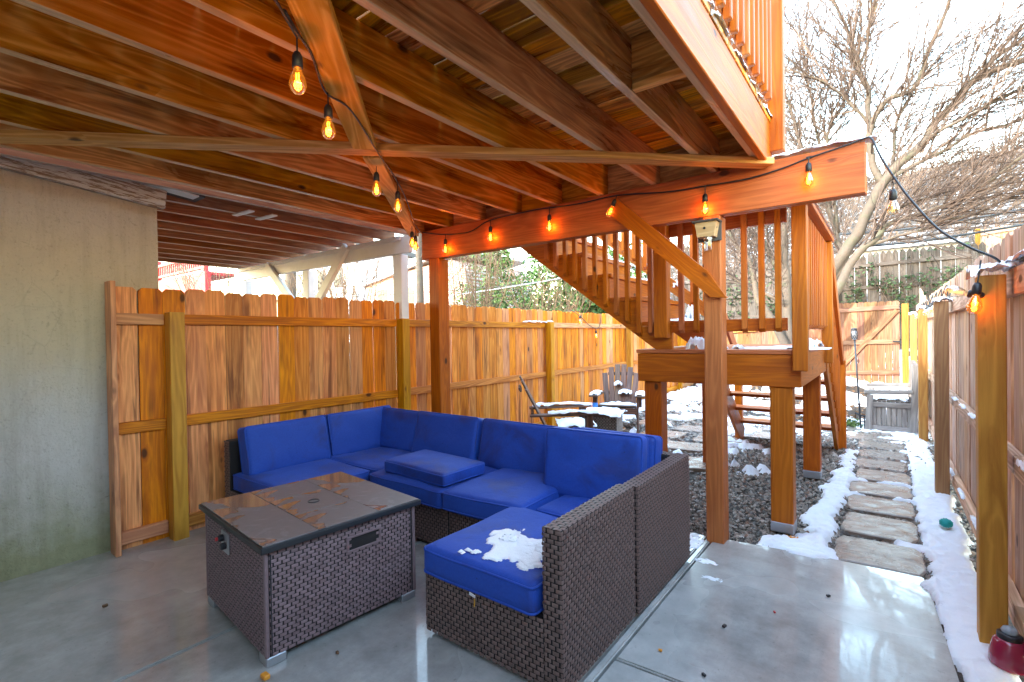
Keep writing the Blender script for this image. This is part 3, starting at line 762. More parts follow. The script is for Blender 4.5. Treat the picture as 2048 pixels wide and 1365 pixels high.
for i, (x, z) in enumerate(TR):
    for q in (0, 1):
        board('tread', (x-.07-.142*q, LY+.0, z-.018), (x-.07-.142*q, 4.87, z-.018), .138, .036, 'stained', us)
    z0 = LT if i == 0 else TR[i-1][1]
    if i: board('riser', (x-.032, LY+.04, (z0+z-.036)/2), (x-.032, 4.81, (z0+z-.036)/2), z-.04-z0, .018, 'stained', us, (1, 0, 0))
for k in range(11):
    x = -1.50-k*.0985; zb = 1.385 if k < 2 else 1.395+(-x-1.592)*.745+.012
    baluster(x, LY-.02, zb, zb+.92+(.06 if k < 2 else 0), (0, -1, 0), us)
# far-side guard of the stairs
board('rail', (-1.30, 4.87, 1.56), (-2.95, 4.87, 2.90), .11, .036, 'stained', us, (0, -1, 0))
board('rail', (-1.30, 4.87, 2.24), (-2.95, 4.87, 3.58), .09, .036, 'stained', us, (0, -1, 0))
for k in range(13):
    x = -1.36-k*.118; z0 = 1.56+(-x-1.30)*.812
    baluster(x, 4.835, z0-.03, z0+.72, (0, -1, 0), us)
board('railing_post', (-1.26, 4.87, LT), (-1.26, 4.87, 2.35), .09, .09, 'stained', us, (0, -1, 0))

ls = thing('lower_stairs', 'open orange stairs going down from the landing to the path', 'stairs', (-1.0, 6.4, 0))
for x in (-.47, -1.0, -1.53):
    a = (x, 5.66, 1.13); b = (x, 7.06, 0.02); board('stringer', a, b, .038, .235, 'stained', ls, (0, 0, 1)) if x > -.9 or x < -1.4 else board('stringer', a, b, .038, .15, 'stained', ls, (0, 0, 1))
for i in range(5):
    z = 1.06-i*.205; yy = 5.80+i*.27
    for q in (0, 1): board('tread', (-1.56, yy+.07+.14*q, z), (-.44, yy+.07+.14*q, z), .135, .036, 'stained', ls)
board('handrail_post', (-.425, 7.02, 0.0), (-.425, 7.02, 1.05), .09, .088, 'stained', ls, (0, -1, 0))
board('handrail', (-.415, 5.57, 2.16), (-.415, 7.12, .98), .036, .14, 'stained', ls, (0, 0, 1))
board('handrail_post', (-1.56, 7.02, 0.0), (-1.56, 7.02, 1.05), .09, .088, 'stained', ls, (0, -1, 0))
board('handrail', (-1.56, 5.57, 2.16), (-1.56, 7.12, .98), .036, .14, 'stained', ls, (0, 0, 1))
for k in range(9):
    yy = 5.72+k*.14; z1 = 2.12-(yy-5.57)*.76; board('baluster', (-.445, yy, z1-.92), (-.445, yy, z1), .034, .034, 'stained', ls, (1, 0, 0))

# ------------------------------------------------------------------ the neighbour's deck
nd = thing('neighbour_deck', 'neighbouring deck with dark joists on a white-painted beam and posts', 'deck', (-6, 2, 0))
for i in range(10):
    x = -4.34-.372*i
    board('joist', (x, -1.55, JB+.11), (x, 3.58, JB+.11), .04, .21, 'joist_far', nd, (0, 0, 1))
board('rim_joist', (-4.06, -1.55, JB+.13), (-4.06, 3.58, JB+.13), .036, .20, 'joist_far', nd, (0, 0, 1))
y = -1.5
while y < 3.55:
    board('deck_board', (-3.97, y+.07, JB+.235), (-7.85, y+.07, JB+.235), .128, .03, 'decking', nd); y += .137
board('beam', (-7.85, 3.44, 2.372), (-3.90, 3.44, 2.372), .175, .05, 'white_paint', nd, (0, -1, 0))
board('beam_cap', (-7.85, 3.40, 2.438), (-4.02, 3.40, 2.438), .045, .026, 'white_paint', nd, (0, -1, 0))
for x in (-7.62, -5.92, -4.13): board('post', (x, 3.49, -.02), (x, 3.49, 2.283), .135, .1, 'white_paint', nd, (0, -1, 0), .006)
board('knee_brace', (-4.94, 3.385, 2.46), (-5.98, 3.385, 1.45), .11, .05, 'white_paint', nd, (0, -1, 0))
board('knee_brace', (-6.78, 3.385, 2.42), (-5.98, 3.385, 1.75), .11, .05, 'white_paint', nd, (0, -1, 0))
for yy in (1.93, 2.12): board('hanger', (-4.10, yy, JB-.01), (-4.36, yy-.02, JB-.01), .05, .012, 'white_paint', nd)

# ================================================================== SOFA
def rbox(w, d, h, r, n=(16, 16, 6), puff=0., wr=0., seed=0):
    """soft rounded box with a bulge on its two large faces"""
    def axis(L, k):
        e = [-L/2+r*t for t in (0, .3, .65, 1)]; mid = [(-L/2+r)+(L-2*r)*i/(k) for i in range(1, k)]; return e+mid+[-q for q in e[::-1]]
    ax = [axis(w, n[0]), axis(d, n[1]), axis(h, max(1, n[2]))]; V = []; F = []; ix = {}
    def vid(p):
        key = tuple(round(q, 5) for q in p)
        if key not in ix:
            q = [max(-(s/2-r), min(s/2-r, c)) for c, s in zip(p, (w, d, h))]; dv = Vector(p)-Vector(q)
            v = Vector(q)+(dv.normalized()*r if dv.length > 1e-9 else Vector())
            u, t = v.x/(w/2), v.y/(d/2); b = max(0, 1-u*u)*max(0, 1-t*t)
            v.z += (1 if v.z > 0 else -1)*puff*math.sqrt(b)*min(1, abs(v.z)/(h/2-r+1e-6))
            if wr:
                v.z += wr*nz(v.x*7+seed, v.y*7, seed)*min(1, 3*b)+wr*1.6*nz(v.x*2.2+seed, v.y*2.2+3)
                s2 = 1+wr*.9*nz(v.x*3+seed, v.y*3-seed, v.z*3); v.x *= s2; v.y *= s2
            ix[key] = len(V); V.append(tuple(v))
        return ix[key]
    for a in range(3):
        b, c = (a+1) % 3, (a+2) % 3
        for s in (0, -1):
            for i in range(len(ax[b])-1):
                for j in range(len(ax[c])-1):
                    q = []
                    for di, dj in ((0, 0), (1, 0), (1, 1), (0, 1)):
                        p = [0, 0, 0]; p[a] = ax[a][s]; p[b] = ax[b][i+di]; p[c] = ax[c][j+dj]; q.append(vid(p))
                    F.append(q if s == -1 else q[::-1])
    return V, F
def cushion(name, label, w, d, h, M, seed, group=None, puff=.012):
    o = tag(obj(name, rbox(w, d, h, min(.032, h*.3), (16, 14, 3), puff, .008, seed), 'blue_fabric', None, M, True), label, 'cushion', group)
    r = .028; parts = []
    for z in (h/2-.012, -h/2+.012):
        P = []; k = 5
        for cx, cy, a0 in ((1, 1, 0), (-1, 1, 90), (-1, -1, 180), (1, -1, 270)):
            for q in range(k):
                a = math.radians(a0+90*q/(k-1)); P.append((cx*(w/2-r)+(r-.004)*math.cos(a), cy*(d/2-r)+(r-.004)*math.sin(a), z+(.006*nz(cx*2+q*.1+seed, cy, z))))
        Q = []
        for i in range(len(P)):
            p0 = Vector(P[i]); p1 = Vector(P[(i+1) % len(P)]); n = max(1, int((p1-p0).length/.05))
            Q += [p0.lerp(p1, t/n) for t in range(n)]
        Q.append(Q[0]); pts = []
        for v in Q:
            s2 = 1+.008*.9*nz(v.x*3+seed, v.y*3-seed, v.z*3); pts.append((v.x*s2, v.y*s2, v.z+.008*1.6*nz(v.x*2.2+seed, v.y*2.2+3)))
        parts.append(tube(pts, .0058, 6, False))
    pm = obj('piping', join(*parts), 'blue_fabric', o, M, True)
    return o

def weave(u0, u1, v0, v1, fn, su=.036, sv=.0185, lift=.0055, seed=1, twill=.5, holes=()):
    """rows of arched strands over a panel; fn(u, v, h) gives the point h above the panel"""
    r = random.Random(seed); V = []; F = []; rows = int((v1-v0)/sv)
    for j in range(rows):
        off = (j*twill % 1.)*su; u = u0-off; v = v0+(j+.5)*(v1-v0)/rows
        while u < u1:
            a, b = max(u0, u+.0035), min(u1, u+su-.0035)
            if b-a > .005 and not any(x0 < (a+b)/2 < x1 and y0 < v < y1 for x0, x1, y0, y1 in holes):
                o = len(V); hv = sv*.44; e = r.uniform(-.0008, .0008)
                for t, hh in ((0, .0), (.22, .8), (.5, 1.), (.78, .8), (1, .0)):
                    uu = a+(b-a)*t
                    for q, hq in ((-1, .35), (0, 1.), (1, .35)):
                        V.append(tuple(fn(uu, v+q*hv+e, lift*(hh*hq+.05))))
                for k in range(4):
                    for q in (0, 1): F.append((o+k*3+q, o+k*3+3+q, o+k*3+4+q, o+k*3+1+q))
            u += su
    return V, F
def wpanel(parent, name, a, eu, ev, lu, lv, mat='wicker', seed=1, **kw):
    """woven panel with corner a, edge directions eu and ev; its normal is eu x ev"""
    a = Vector(a); eu = Vector(eu).normalized(); ev = Vector(ev).normalized(); n = eu.cross(ev)
    M = Matrix((eu, ev, n)).transposed().to_4x4(); M.translation = a
    o = obj(name, weave(0, lu, 0, lv, lambda u, v, h: (u, v, h), seed=seed, **kw), mat, parent, M, True, rel=True); o['kind'] = 'stuff'
    return o
def sofa_module(label, x0, x1, y0, y1, backs, vis, base=.29, top=.655, ft=.085):
    """backs: sides that carry a panel; vis: woven faces to build"""
    o = thing('sofa_module', label, 'sofa', ((x0+x1)/2, (y0+y1)/2, 0), 0, 'wicker sofa sections')
    bx0 = x0+(ft if 'W' in backs else 0); bx1 = x1-(ft if 'E' in backs else 0); by1 = y1-(ft if 'N' in backs else 0)
    obj('base', cbox(bx1-bx0, by1-y0, base-.03, .006), 'wicker_back', o, T((bx0+bx1)/2, (y0+by1)/2, base/2+.015))
    for px, py in ((bx0+.05, y0+.05), (bx1-.05, y0+.05), (bx0+.05, by1-.05), (bx1-.05, by1-.05)):
        obj('foot', lathe([(.018, 0), (.018, .045)], 10), 'black_plastic', o, T(px, py, 0))
    P = dict(W=(x0, x0+ft, y0, y1), E=(x1-ft, x1, y0, y1), N=(x0, x1, y1-ft, y1))
    for b in backs:
        a = P[b]; xx0, xx1 = a[0], a[1]
        if b == 'N':
            if 'W' in backs: xx0 += ft+.001
            if 'E' in backs: xx1 -= ft+.001
        obj('back_panel', cbox(xx1-xx0-.003, a[3]-a[2]-.003, top-.02, .008), 'wicker_back', o, T((xx0+xx1)/2, (a[2]+a[3])/2, top/2+.01))
    for i, (fc, kw) in enumerate(vis):
        if fc == 'front': wpanel(o, 'weave', Vector((bx0-(x0+x1)/2, y0-(y0+y1)/2-.001, .025)), (1, 0, 0), (0, 0, 1), bx1-bx0, base-.02, 'wicker', 3+i)
        if fc == 'west': wpanel(o, 'weave', Vector((x0-(x0+x1)/2-.001, y1-(y0+y1)/2, .025)), (0, -1, 0), (0, 0, 1), y1-y0, (top if 'W' in backs else base)-.02, 'wicker', 5+i)
        if fc == 'eastface': wpanel(o, 'weave', Vector((bx1-(x0+x1)/2+.001, y0-(y0+y1)/2, .025)), (0, 1, 0), (0, 0, 1), y1-y0, base-.02, 'wicker', 15+i)
        if fc == 'east': wpanel(o, 'weave', Vector((x1-(x0+x1)/2-.0005, y0-(y0+y1)/2, .02)), (0, 1, 0), (0, 0, 1), y1-y0, top-.02, 'wicker', 7+i)
        if fc == 'easttop': wpanel(o, 'weave', Vector((x1-ft-(x0+x1)/2, y0-(y0+y1)/2, top-.0005)), (1, 0, 0), (0, 1, 0), ft, y1-y0, 'wicker', 9+i, su=.042, sv=.019)
        if fc == 'eastend': wpanel(o, 'weave', Vector((x1-ft-(x0+x1)/2, y0-(y0+y1)/2+.0005, .02)), (1, 0, 0), (0, 0, 1), ft, top-.02, 'wicker', 11+i)
        if fc == 'eastin': wpanel(o, 'weave', Vector((x1-ft-(x0+x1)/2-.001, y1-(y0+y1)/2, base)), (0, -1, 0), (0, 0, 1), y1-y0, top-base, 'wicker', 12+i)
        if fc == 'westend': wpanel(o, 'weave', Vector((x0-(x0+x1)/2, y0-(y0+y1)/2+.0005, .02)), (1, 0, 0), (0, 0, 1), ft, top-.02, 'wicker', 13+i)
        if fc == 'northtop': wpanel(o, 'weave', Vector((bx0-(x0+x1)/2, y1-ft-(y0+y1)/2, top-.0005)), (1, 0, 0), (0, 1, 0), bx1-bx0, ft, 'wicker', 14+i)
    return o
sofa_module('armless dark wicker sofa section at the fence end of the row', -3.95, -3.12, 1.62, 2.305, 'W', [('front', 0), ('eastface', 0), ('westend', 0)])
sofa_module('dark wicker corner sofa section against the fence', -3.95, -3.03, 2.315, 3.08, 'WN', [])
sofa_module('dark wicker sofa section under the loose flat cushion', -3.02, -2.265, 2.27, 3.08, 'N', [('front', 0)])
sofa_module('dark wicker middle sofa section right of the loose cushion', -2.255, -1.64, 2.27, 3.08, 'N', [('front', 0), ('northtop', 0)])
sofa_module('dark wicker corner sofa section nearest the deck post', -1.63, -.975, 2.283, 3.08, 'NE', [('east', 0), ('easttop', 0), ('eastend', 0), ('northtop', 0), ('front', 0)], top=.648)
sofa_module('nearest dark wicker sofa section with the snowy seat', -1.735, -.985, 1.585, 2.262, 'E', [('front', 0), ('west', 0), ('east', 0), ('easttop', 0), ('eastend', 0), ('eastin', 0)])
G1, G2 = 'blue seat cushions', 'blue back cushions'
SZ = .355
cushion('seat_cushion', 'blue seat cushion on the fence end of the sofa', .76, .67, .12, T(-3.48, 1.965, SZ), 1, G1)
cushion('seat_cushion', 'blue seat cushion in the fence corner of the sofa', .80, .70, .12, T(-3.44, 2.66, SZ), 2, G1)
cushion('seat_cushion', 'blue seat cushion under the loose flat cushion', .755, .78, .12, T(-2.64, 2.60, SZ) @ RZ(-.02), 3, G1)
cushion('seat_cushion', 'wide blue seat cushion in the middle of the sofa', .63, .80, .12, T(-1.945, 2.60, SZ+.012) @ RZ(.02) @ RY(-.02), 4, G1, .03)
cushion('seat_cushion', 'small blue seat cushion in front of the doubled back cushions', .54, .70, .11, T(-1.34, 2.66, SZ-.005), 5, G1)
cushion('seat_cushion', 'nearest blue seat cushion with a patch of melting snow', .655, .69, .125, T(-1.412, 1.908, SZ+.003) @ RZ(-.03), 6, G1, .024)
def backc(label, x, y, z, w, hgt, face, lean, seed, th=.13, yaw=0., roll=0.):
    """upright cushion; face is the yaw of its normal, lean tips its top backwards"""
    M = T(x, y, z) @ RZ(face+yaw) @ RX(math.pi/2-lean) @ RZ(roll)
    return cushion('back_cushion', label, w, hgt, th, M, seed, G2, .014)
W_ = math.pi/2
backc('leftmost blue back cushion against the fence', -3.755, 2.0, .575, .66, .37, W_, .20, 21)
backc('blue back cushion second from the left against the fence', -3.755, 2.675, .575, .66, .37, W_, .19, 22)
backc('blue back cushion filling the fence corner', -3.475, 2.92, .572, .52, .36, 0, .24, 23)
backc('blue back cushion behind the loose flat cushion', -2.875, 2.90, .575, .70, .37, 0, .25, 24)
backc('blue back cushion left of the doubled pair', -2.14, 2.91, .575, .70, .37, 0, .24, 25)
backc('rear blue back cushion of the doubled pair, showing only its top', -1.42, 2.945, .58, .60, .37, 0, .16, 26)
backc('front blue back cushion of the doubled pair beside the wicker arm', -1.435, 2.70, .595, .64, .42, 0, .14, 27, .12, .06)
cushion('back_cushion', 'loose blue back cushion lying flat on a seat', .66, .40, .085, T(-2.60, 2.47, .468) @ RZ(-.05) @ RX(.04), 31, G2, .018)

# snow and slush on the nearest seat
def blob(cx, cy, z, rx, ry, h, seed, thr=.0, n=40, M=None):
    V = []; F = []; ix = {}
    H = {}
    for j in range(n+1):
        for i in range(n+1):
            u = -1+2*i/n; v = -1+2*j/n; H[i, j] = 1-math.sqrt(u*u+v*v)+.55*fb(u*1.6+seed, v*1.6, 1.4, 5)-.1-thr
    for j in range(n):
        for i in range(n):
            q = [(i, j), (i+1, j), (i+1, j+1), (i, j+1)]
            if max(H[k] for k in q) > 0:
                f = []
                for k in q:
                    if k not in ix:
                        hh = H[k]; u = -1+2*k[0]/n; v = -1+2*k[1]/n
                        ix[k] = len(V); V.append((cx+u*rx, cy+v*ry, z+(h*math.sqrt(hh)*(1+.3*nz(u*5+seed, v*5)) if hh > 0 else -.006)))
                    f.append(ix[k])
                F.append(f)
    return V, F
SC = .445
tag(obj('snow_patch', join(blob(-1.30, 1.88, SC-.002, .16, .15, .005, 3, .16, 70), blob(-1.29, 1.72, SC-.006, .15, .11, .004, 5, .14, 60), blob(-1.34, 1.80, SC-.003, .26, .28, .004, 9, .28, 90), blob(-1.42, 1.83, SC, .05, .04, .008, 15, -.1), blob(-1.22, 2.0, SC-.004, .08, .07, .008, 17, .1)), 'snow', smooth=True), 'melting snow patch on the nearest seat cushion', 'snow', kind='stuff')
tg = thing('cushion_tie', 'white tag hanging under the front edge of the nearest seat cushion', 'tag', (-1.43, 1.57, .28))
board('tie', (-1.43, 1.553, .300), (-1.395, 1.551, .295), .012, .003, 'white_paint', tg, (0, -1, 0)); board('tag', (-1.40, 1.553, .285), (-1.403, 1.553, .25), .006, .003, 'brace_wood', tg, (0, -1, 0))

# ================================================================== FIRE TABLE
ft = thing('fire_pit_table', 'square brown wicker fire pit table with a wet dark top', 'table', (-2.465, 1.435, 0), math.radians(-5.5))
WX, WY, HT = .80, .775, .495
def loc(name, vf, mat, M, par=ft, **k): return obj(name, vf, mat, par, M, rel=(par is ft), **k) if par is ft else obj(name, vf, mat, par, WM[ft.name] @ M, **k)
loc('body', cbox(WX-.012, WY-.012, HT-.035, .006), 'wicker_back', T(0, 0, HT/2+.0175))
for sx in (-1, 1):
    for sy in (-1, 1):
        loc('foot', cbox(.085, .085, .04, .004), 'galvanised', T(sx*(WX/2-.045), sy*(WY/2-.045), .02))
        loc('corner_post', cbox(.018, .018, HT-.04, .004), 'wicker_table', T(sx*(WX/2-.008), sy*(WY/2-.008), HT/2+.02))
slot = (.37, .535, .335, .40)
wpanel(ft, 'weave', (WX/2-.005, -WY/2+.02, .04), (0, 1, 0), (0, 0, 1), WY-.04, HT-.045, 'wicker_table', 41, su=.037, sv=.0165, holes=[slot])
wpanel(ft, 'weave', (-WX/2+.02, -WY/2+.005, .04), (1, 0, 0), (0, 0, 1), WX-.04, HT-.045, 'wicker_table', 42, su=.037, sv=.0165)
wpanel(ft, 'weave', (WX/2-.02, WY/2-.005, .04), (-1, 0, 0), (0, 0, 1), WX-.04, HT-.045, 'wicker_table', 43, su=.037, sv=.0165)
wpanel(ft, 'weave', (-WX/2+.005, WY/2-.02, .04), (0, -1, 0), (0, 0, 1), WY-.04, HT-.045, 'wicker_table', 44, su=.037, sv=.0165)
for yy in (-WY/2+.026, WY/2-.026): loc('door_gap', cbox(.004, .005, HT-.06, .001), 'black_plastic', T(WX/2-.001, yy, HT/2+.015))
for y0, y1, z0, z1 in ((slot[0]-.012, slot[1]+.012, slot[2]-.006, slot[2]), (slot[0]-.012, slot[1]+.012, slot[3]-.004, slot[3]+.006)):
    loc('slot_edge', cbox(.008, y1-y0, .010, .002), 'wicker_table', T(WX/2-.001, -WY/2+.02+(y0+y1)/2, .04+z0+.003))
for yy in (slot[0]-.006, slot[1]+.006): loc('slot_edge', cbox(.008, .012, slot[3]-slot[2]+.012, .002), 'wicker_table', T(WX/2-.0015, -WY/2+.02+yy, .04+(slot[2]+slot[3])/2))
# top: a frame of four boards round a recessed lid
TX, TY, TZ, LW = .86, .82, .53, .155
t0 = loc('table_top', cbox(TX, TY, .026, .003), 'dark_metal', T(0, 0, TZ-.016))
for nm, w_, d_, cx, cy in (('top_panel', TX-.02, (TY-.02)/2-LW-.002, 0, -(LW+.002+(TY/2-.01))/2), ('top_panel', TX-.02, (TY-.02)/2-LW-.002, 0, (LW+.002+(TY/2-.01))/2),
                           ('top_panel', (TX-.02)/2-LW-.004, 2*LW-.0, -(LW+.003+(TX/2-.01))/2, 0), ('top_panel', (TX-.02)/2-LW-.004, 2*LW-.0, (LW+.003+(TX/2-.01))/2, 0), ('lid', 2*LW-.003, 2*LW-.004, 0, 0)):
    p_ = loc(nm, cbox(w_, d_, .006, .0015), 'table_top', T(cx, cy, TZ))
loc('lid_ring', join(tube([(.028*math.cos(a), .028*math.sin(a), 0) for a in [i*math.pi/8 for i in range(17)]], .003, 6, False)), 'dark_metal', T(.02, .01, TZ+.005), smooth=True)
cp = loc('control_panel', cbox(.10, .008, .10, .002), 'galvanised', T(-.075, -WY/2-.003, .415))
for dx, dz, mt in ((-.022, .018, 'red_paint'), (.012, -.012, 'black_plastic')):
    loc('knob', lathe([(.017, 0), (.017, .018), (.012, .024)], 14), 'black_plastic', T(-.075+dx, -WY/2-.007, .415+dz) @ RX(math.pi/2), smooth=False)
    if mt == 'red_paint': loc('button', lathe([(.009, 0), (.009, .01)], 12), mt, T(-.075+dx, -WY/2-.031, .415+dz) @ RX(math.pi/2))

# ================================================================== CHAIRS, SIDE TABLE
def adirondack(label, loc_, rz):
    """faces local -Y"""
    o = thing('adirondack_chair', label, 'chair', loc_, rz, 'brown slatted garden chairs')
    def B(name, a, b, w_, t_, n=(0, 0, 1), par=o):
        M, l = frame(a, b, n); return obj(name, cbox(l, w_, t_, .004), 'chair_wood', par, M, rel=True)
    for s in (-1, 1):
        B('front_leg', (s*.29, -.30, 0), (s*.29, -.30, .50), .09, .025, (1, 0, 0))
        B('side_rail', (s*.26, -.34, .34), (s*.26, .42, .06), .11, .022, (1, 0, 0))
        B('arm', (s*.325, -.40, .52), (s*.30, .36, .50), .13, .022)
        B('arm_bracket', (s*.315, -.28, .36), (s*.315, -.28, .5), .06, .022, (0, 1, 0))
    for k in range(5): 
        t = k/5; B('seat_slat', (-.25, -.33+.46*t, .375-.17*t), (.25, -.33+.46*t, .375-.17*t), .085, .02, (0, .35, 1))
    B('front_apron', (-.28, -.355, .31), (.28, -.355, .31), .09, .02, (0, -1, 0))
    for k in range(6):
        a = (k-2.5); top = .93-.022*a*a; B('back_slat', (a*.072, .12, .22), (a*.098, .12+(top-.22)*.50, top), .082, .02, (0, -1, .5))
    B('back_brace', (-.27, .33, .50), (.27, .33, .50), .05, .03, (0, -1, 0)); B('back_brace', (-.2, .47, .78), (.2, .47, .78), .05, .025, (0, -1, .5))
    return o
adirondack('brown garden chair seen from the side, facing away across the yard', (-3.08, 4.98, .0), math.radians(126))
adirondack('brown garden chair against the fence, facing the patio', (-3.18, 6.80, .0), math.radians(20))
st = thing('wicker_side_table', 'small grey wicker side table between the garden chairs', 'table', (-2.84, 5.62, 0), .25)
obj('body', cbox(.40, .40, .38, .006), 'wicker_back', st, T(0, 0, .20), rel=True); obj('top', cbox(.44, .44, .025, .004), 'chair_wood', st, T(0, 0, .405), rel=True)
wpanel(st, 'weave', (-.2, -.202, .02), (1, 0, 0), (0, 0, 1), .4, .37, 'wicker_grey', 51); wpanel(st, 'weave', (.202, -.2, .02), (0, 1, 0), (0, 0, 1), .4, .37, 'wicker_grey', 52)
cu = thing('plastic_cup', 'small blue cup on the wicker side table', 'cup', (-3.02, 5.75, .42)); obj('cup', lathe([(.028, 0), (.036, .09), (.033, .09), (.026, .006)], 14), 'blue_cup', cu, T(0, 0, 0), rel=True)
def snowlump(lab, parts): tag(obj('snow_clump', join(*parts), 'snow', smooth=True), lab, 'snow', kind='stuff')
def on(o, x, y, z, rx, ry, h, seed, thr=-.25, n=18):
    return xf(blob(x, y, z, rx, ry, h, seed, thr, n), WM[o.name])
c1 = bpy.data.objects['adirondack_chair']; c2 = bpy.data.objects['adirondack_chair.001']
snowlump('snow lying on the seat and arms of the side-on garden chair', [on(c1, .325, -.12, .533, .065, .30, .03, 2), on(c1, -.32, -.12, .533, .065, .28, .03, 4), on(c1, 0, -.18, .36, .30, .22, .04, 6), on(c1, .32, .22, .52, .06, .1, .04, 8)])
snowlump('snow lying on the seat and arms of the garden chair by the fence', [on(c2, .325, -.1, .533, .07, .26, .03, 12), on(c2, -.32, -.1, .533, .07, .26, .03, 14), on(c2, 0, -.1, .33, .28, .2, .07, 16), on(c2, .08, .2, .5, .1, .05, .06, 18), on(c2, -.03, .27, .62, .06, .04, .06, 19)])
snowlump('snow covering the small wicker side table', [on(st, 0, 0, .418, .26, .26, .05, 22, -.35, 26)])
snowlump('snow on top of the free end of the main beam', [blob(-.33, 3.465, 2.463, .30, .055, .035, 31, -.5, 40)])
snowlump('small heaps of snow on the stair landing', [blob(-1.18, 4.0, LT, .09, .06, .09, 33, -.2, 22), blob(-1.02, 4.02, LT, .05, .04, .03, 34, -.2), blob(-.90, 4.05, LT, .04, .04, .03, 35, -.2), blob(-.62, 4.2, LT, .3, .18, .02, 36, .0, 30), blob(-.50, 4.6, LT, .07, .5, .06, 37, -.3, 30)])
snowlump('snow left on the treads of the upper stairs', [blob(TR[i][0]-.13, 4.45+.1*i, TR[i][1], .12, .35, .045, 50+i, .0, 26) for i in range(4)]+[blob(-1.62, 4.86, 1.86, .05, .03, .05, 59, -.3), blob(-1.9, 4.86, 2.09, .04, .03, .05, 60, -.3), blob(-1.42, 4.6, 1.5, .06, .1, .14, 61, -.2)])
snowlump('snow on top of the nearest right-hand fence post', [blob(.40, 3.05, 1.637, .10, .10, .05, 41, -.45, 26), blob(.46, 2.75, 1.664, .04, .40, .05, 42, -.5, 36)])
snowlump('snow cap on the second right-hand fence post', [blob(.385, 5.5, 1.637, .07, .07, .03, 43, -.45)])
snowlump('snow caps on the far right-hand fence posts', [blob(.372, 8.12, 1.656, .06, .06, .04, 44, -.4), blob(.372, 10.7, 1.656, .06, .06, .04, 45, -.4)])
snowlump('thin line of snow along the edge of the upper deck', [blob(-.585, 1.9+.36*i, 2.732, .04, .19, .03, 70+i, -.05, 30) for i in range(5)])
snowlump('thin snow on the landing handrail', [blob(-.455, 4.7, 2.279, .08, 1.0, .012, 77, -.6, 40)])
snowlump('slush at the patio corner beside the deck post', [blob(-1.14, 3.32, .001, .16, .18, .008, 81, -.1, 40), blob(-.88, 3.1, .001, .07, .04, .003, 82, .1, 30), blob(-.80, 2.9, .001, .06, .03, .003, 83, .1, 30)])
snowlump('bits of snow on the lower rails of the right fence', [blob(.44, 4.3+.5*i, .842, .015, .12, .01, 85+i, -.1) for i in range(3)]+[blob(.44, 3.5+.7*i, .182, .015, .16, .01, 88+i, -.1) for i in range(4)]+[blob(.44, 2.7, .842, .015, .2, .025, 95, -.2)])
snowlump('bits of snow on the top rail of the left fence', [blob(-4.05, 5.9, 1.60, .025, .3, .015, 97, -.2), blob(-4.02, 6.24, 1.602, .045, .045, .02, 98, -.4)])

# ================================================================== STRING LIGHTS
def bulb_profile():
    return [(.011, .0), (.0135, -.012), (.0225, -.032), (.0275, -.052), (.0275, -.060), (.0225, -.075), (.012, -.085), (.002, -.088)]
BM = {}
def bulb(parent, top, drop, ax=(0, 0, -1), power=.0, glow=True, dim=False):
    """socket hanging from the cord at top; ax points from socket to bulb"""
    top = Vector(top); ax = Vector(ax).normalized(); p = top+ax*drop
    M = (-ax).to_track_quat('Z', 'Y').to_matrix().to_4x4(); M.translation = p
    if 's' not in BM:
        for k, vf, mt in (('s', lathe([(.004, .052), (.010, .050), (.0165, .036), (.0175, .0), (.013, -.004)], 14), 'black_rubber'), ('b', lathe(bulb_profile(), 18), 'amber_glass'),
                          ('f', join(*[tube([(.005*math.cos(a), .005*math.sin(a), -.02), (.006*math.cos(a+.6), .006*math.sin(a+.6), -.066)], .0011, 5) for a in (0, 1.6, 3.1, 4.7)]), 'filament')):
            me = bpy.data.meshes.new(k); me.from_pydata(vf[0], [], vf[1]); me.materials.append(MATS[mt]); me.shade_smooth(); BM[k] = me
        for k, q, mt in (('bd', 'b', 'pale_glass'), ('fd', 'f', 'filament_dim')):
            me = BM[q].copy(); me.materials.clear(); me.materials.append(MATS[mt]); BM[k] = me
    s = obj('socket', BM['s'], None, parent, M)
    obj('bulb', BM['bd' if dim else 'b'], None, s, M); obj('filament', BM['fd' if dim else 'f'], None, s, M)
    if drop > .06: obj('drop_cord', tube([top, p-ax*.048], .003, 6), 'black_rubber', s, Matrix())
    if glow:
        li = bpy.data.lights.new('bulb_light', 'POINT'); li.energy = power; li.color = (1., .40, .07); li.shadow_soft_size = .012
        lo = bpy.data.objects.new('bulb_light', li); link(lo, s, M @ T(0, 0, -.045))
    return s
sl1 = thing('string_lights', 'black cord of lit amber bulbs hung under the deck joists', 'string lights', (-2.4, 2, 2.4))
CP = [(-1.40, .70, 2.425), (-1.50, .84, 2.40), (-1.62, .98, 2.415), (-1.80, 1.15, 2.40), (-1.90, 1.34, 2.42), (-2.20, 1.72, 2.405), (-2.46, 2.03, 2.43), (-2.72, 2.35, 2.405), (-3.05, 2.72, 2.35), (-3.33, 2.97, 2.42), (-3.46, 3.15, 2.40), (-3.66, 3.36, 2.445)]
obj('cord', tube(smoothpath(CP, 6), .0048, 6), 'black_rubber', sl1, smooth=True)
obj('plug_joint', tube([(-1.47, .80, 2.41), (-1.545, .89, 2.405)], .009, 8), 'black_rubber', sl1, smooth=True)
for tp, dr in (((-1.545, .885, 2.404), .105), ((-1.80, 1.16, 2.40), .10), ((-2.345, 1.815, 2.395), .085), ((-2.53, 2.125, 2.425), .12), ((-3.33, 2.95, 2.385), .10), ((-3.42, 3.07, 2.40), .12)):
    bulb(sl1, tp, dr, (0, 0, -1), .12)
sl2 = thing('string_lights', 'black cord of lit amber bulbs along the main beam and over to the right fence', 'string lights', (-1.8, 3.38, 2.4))
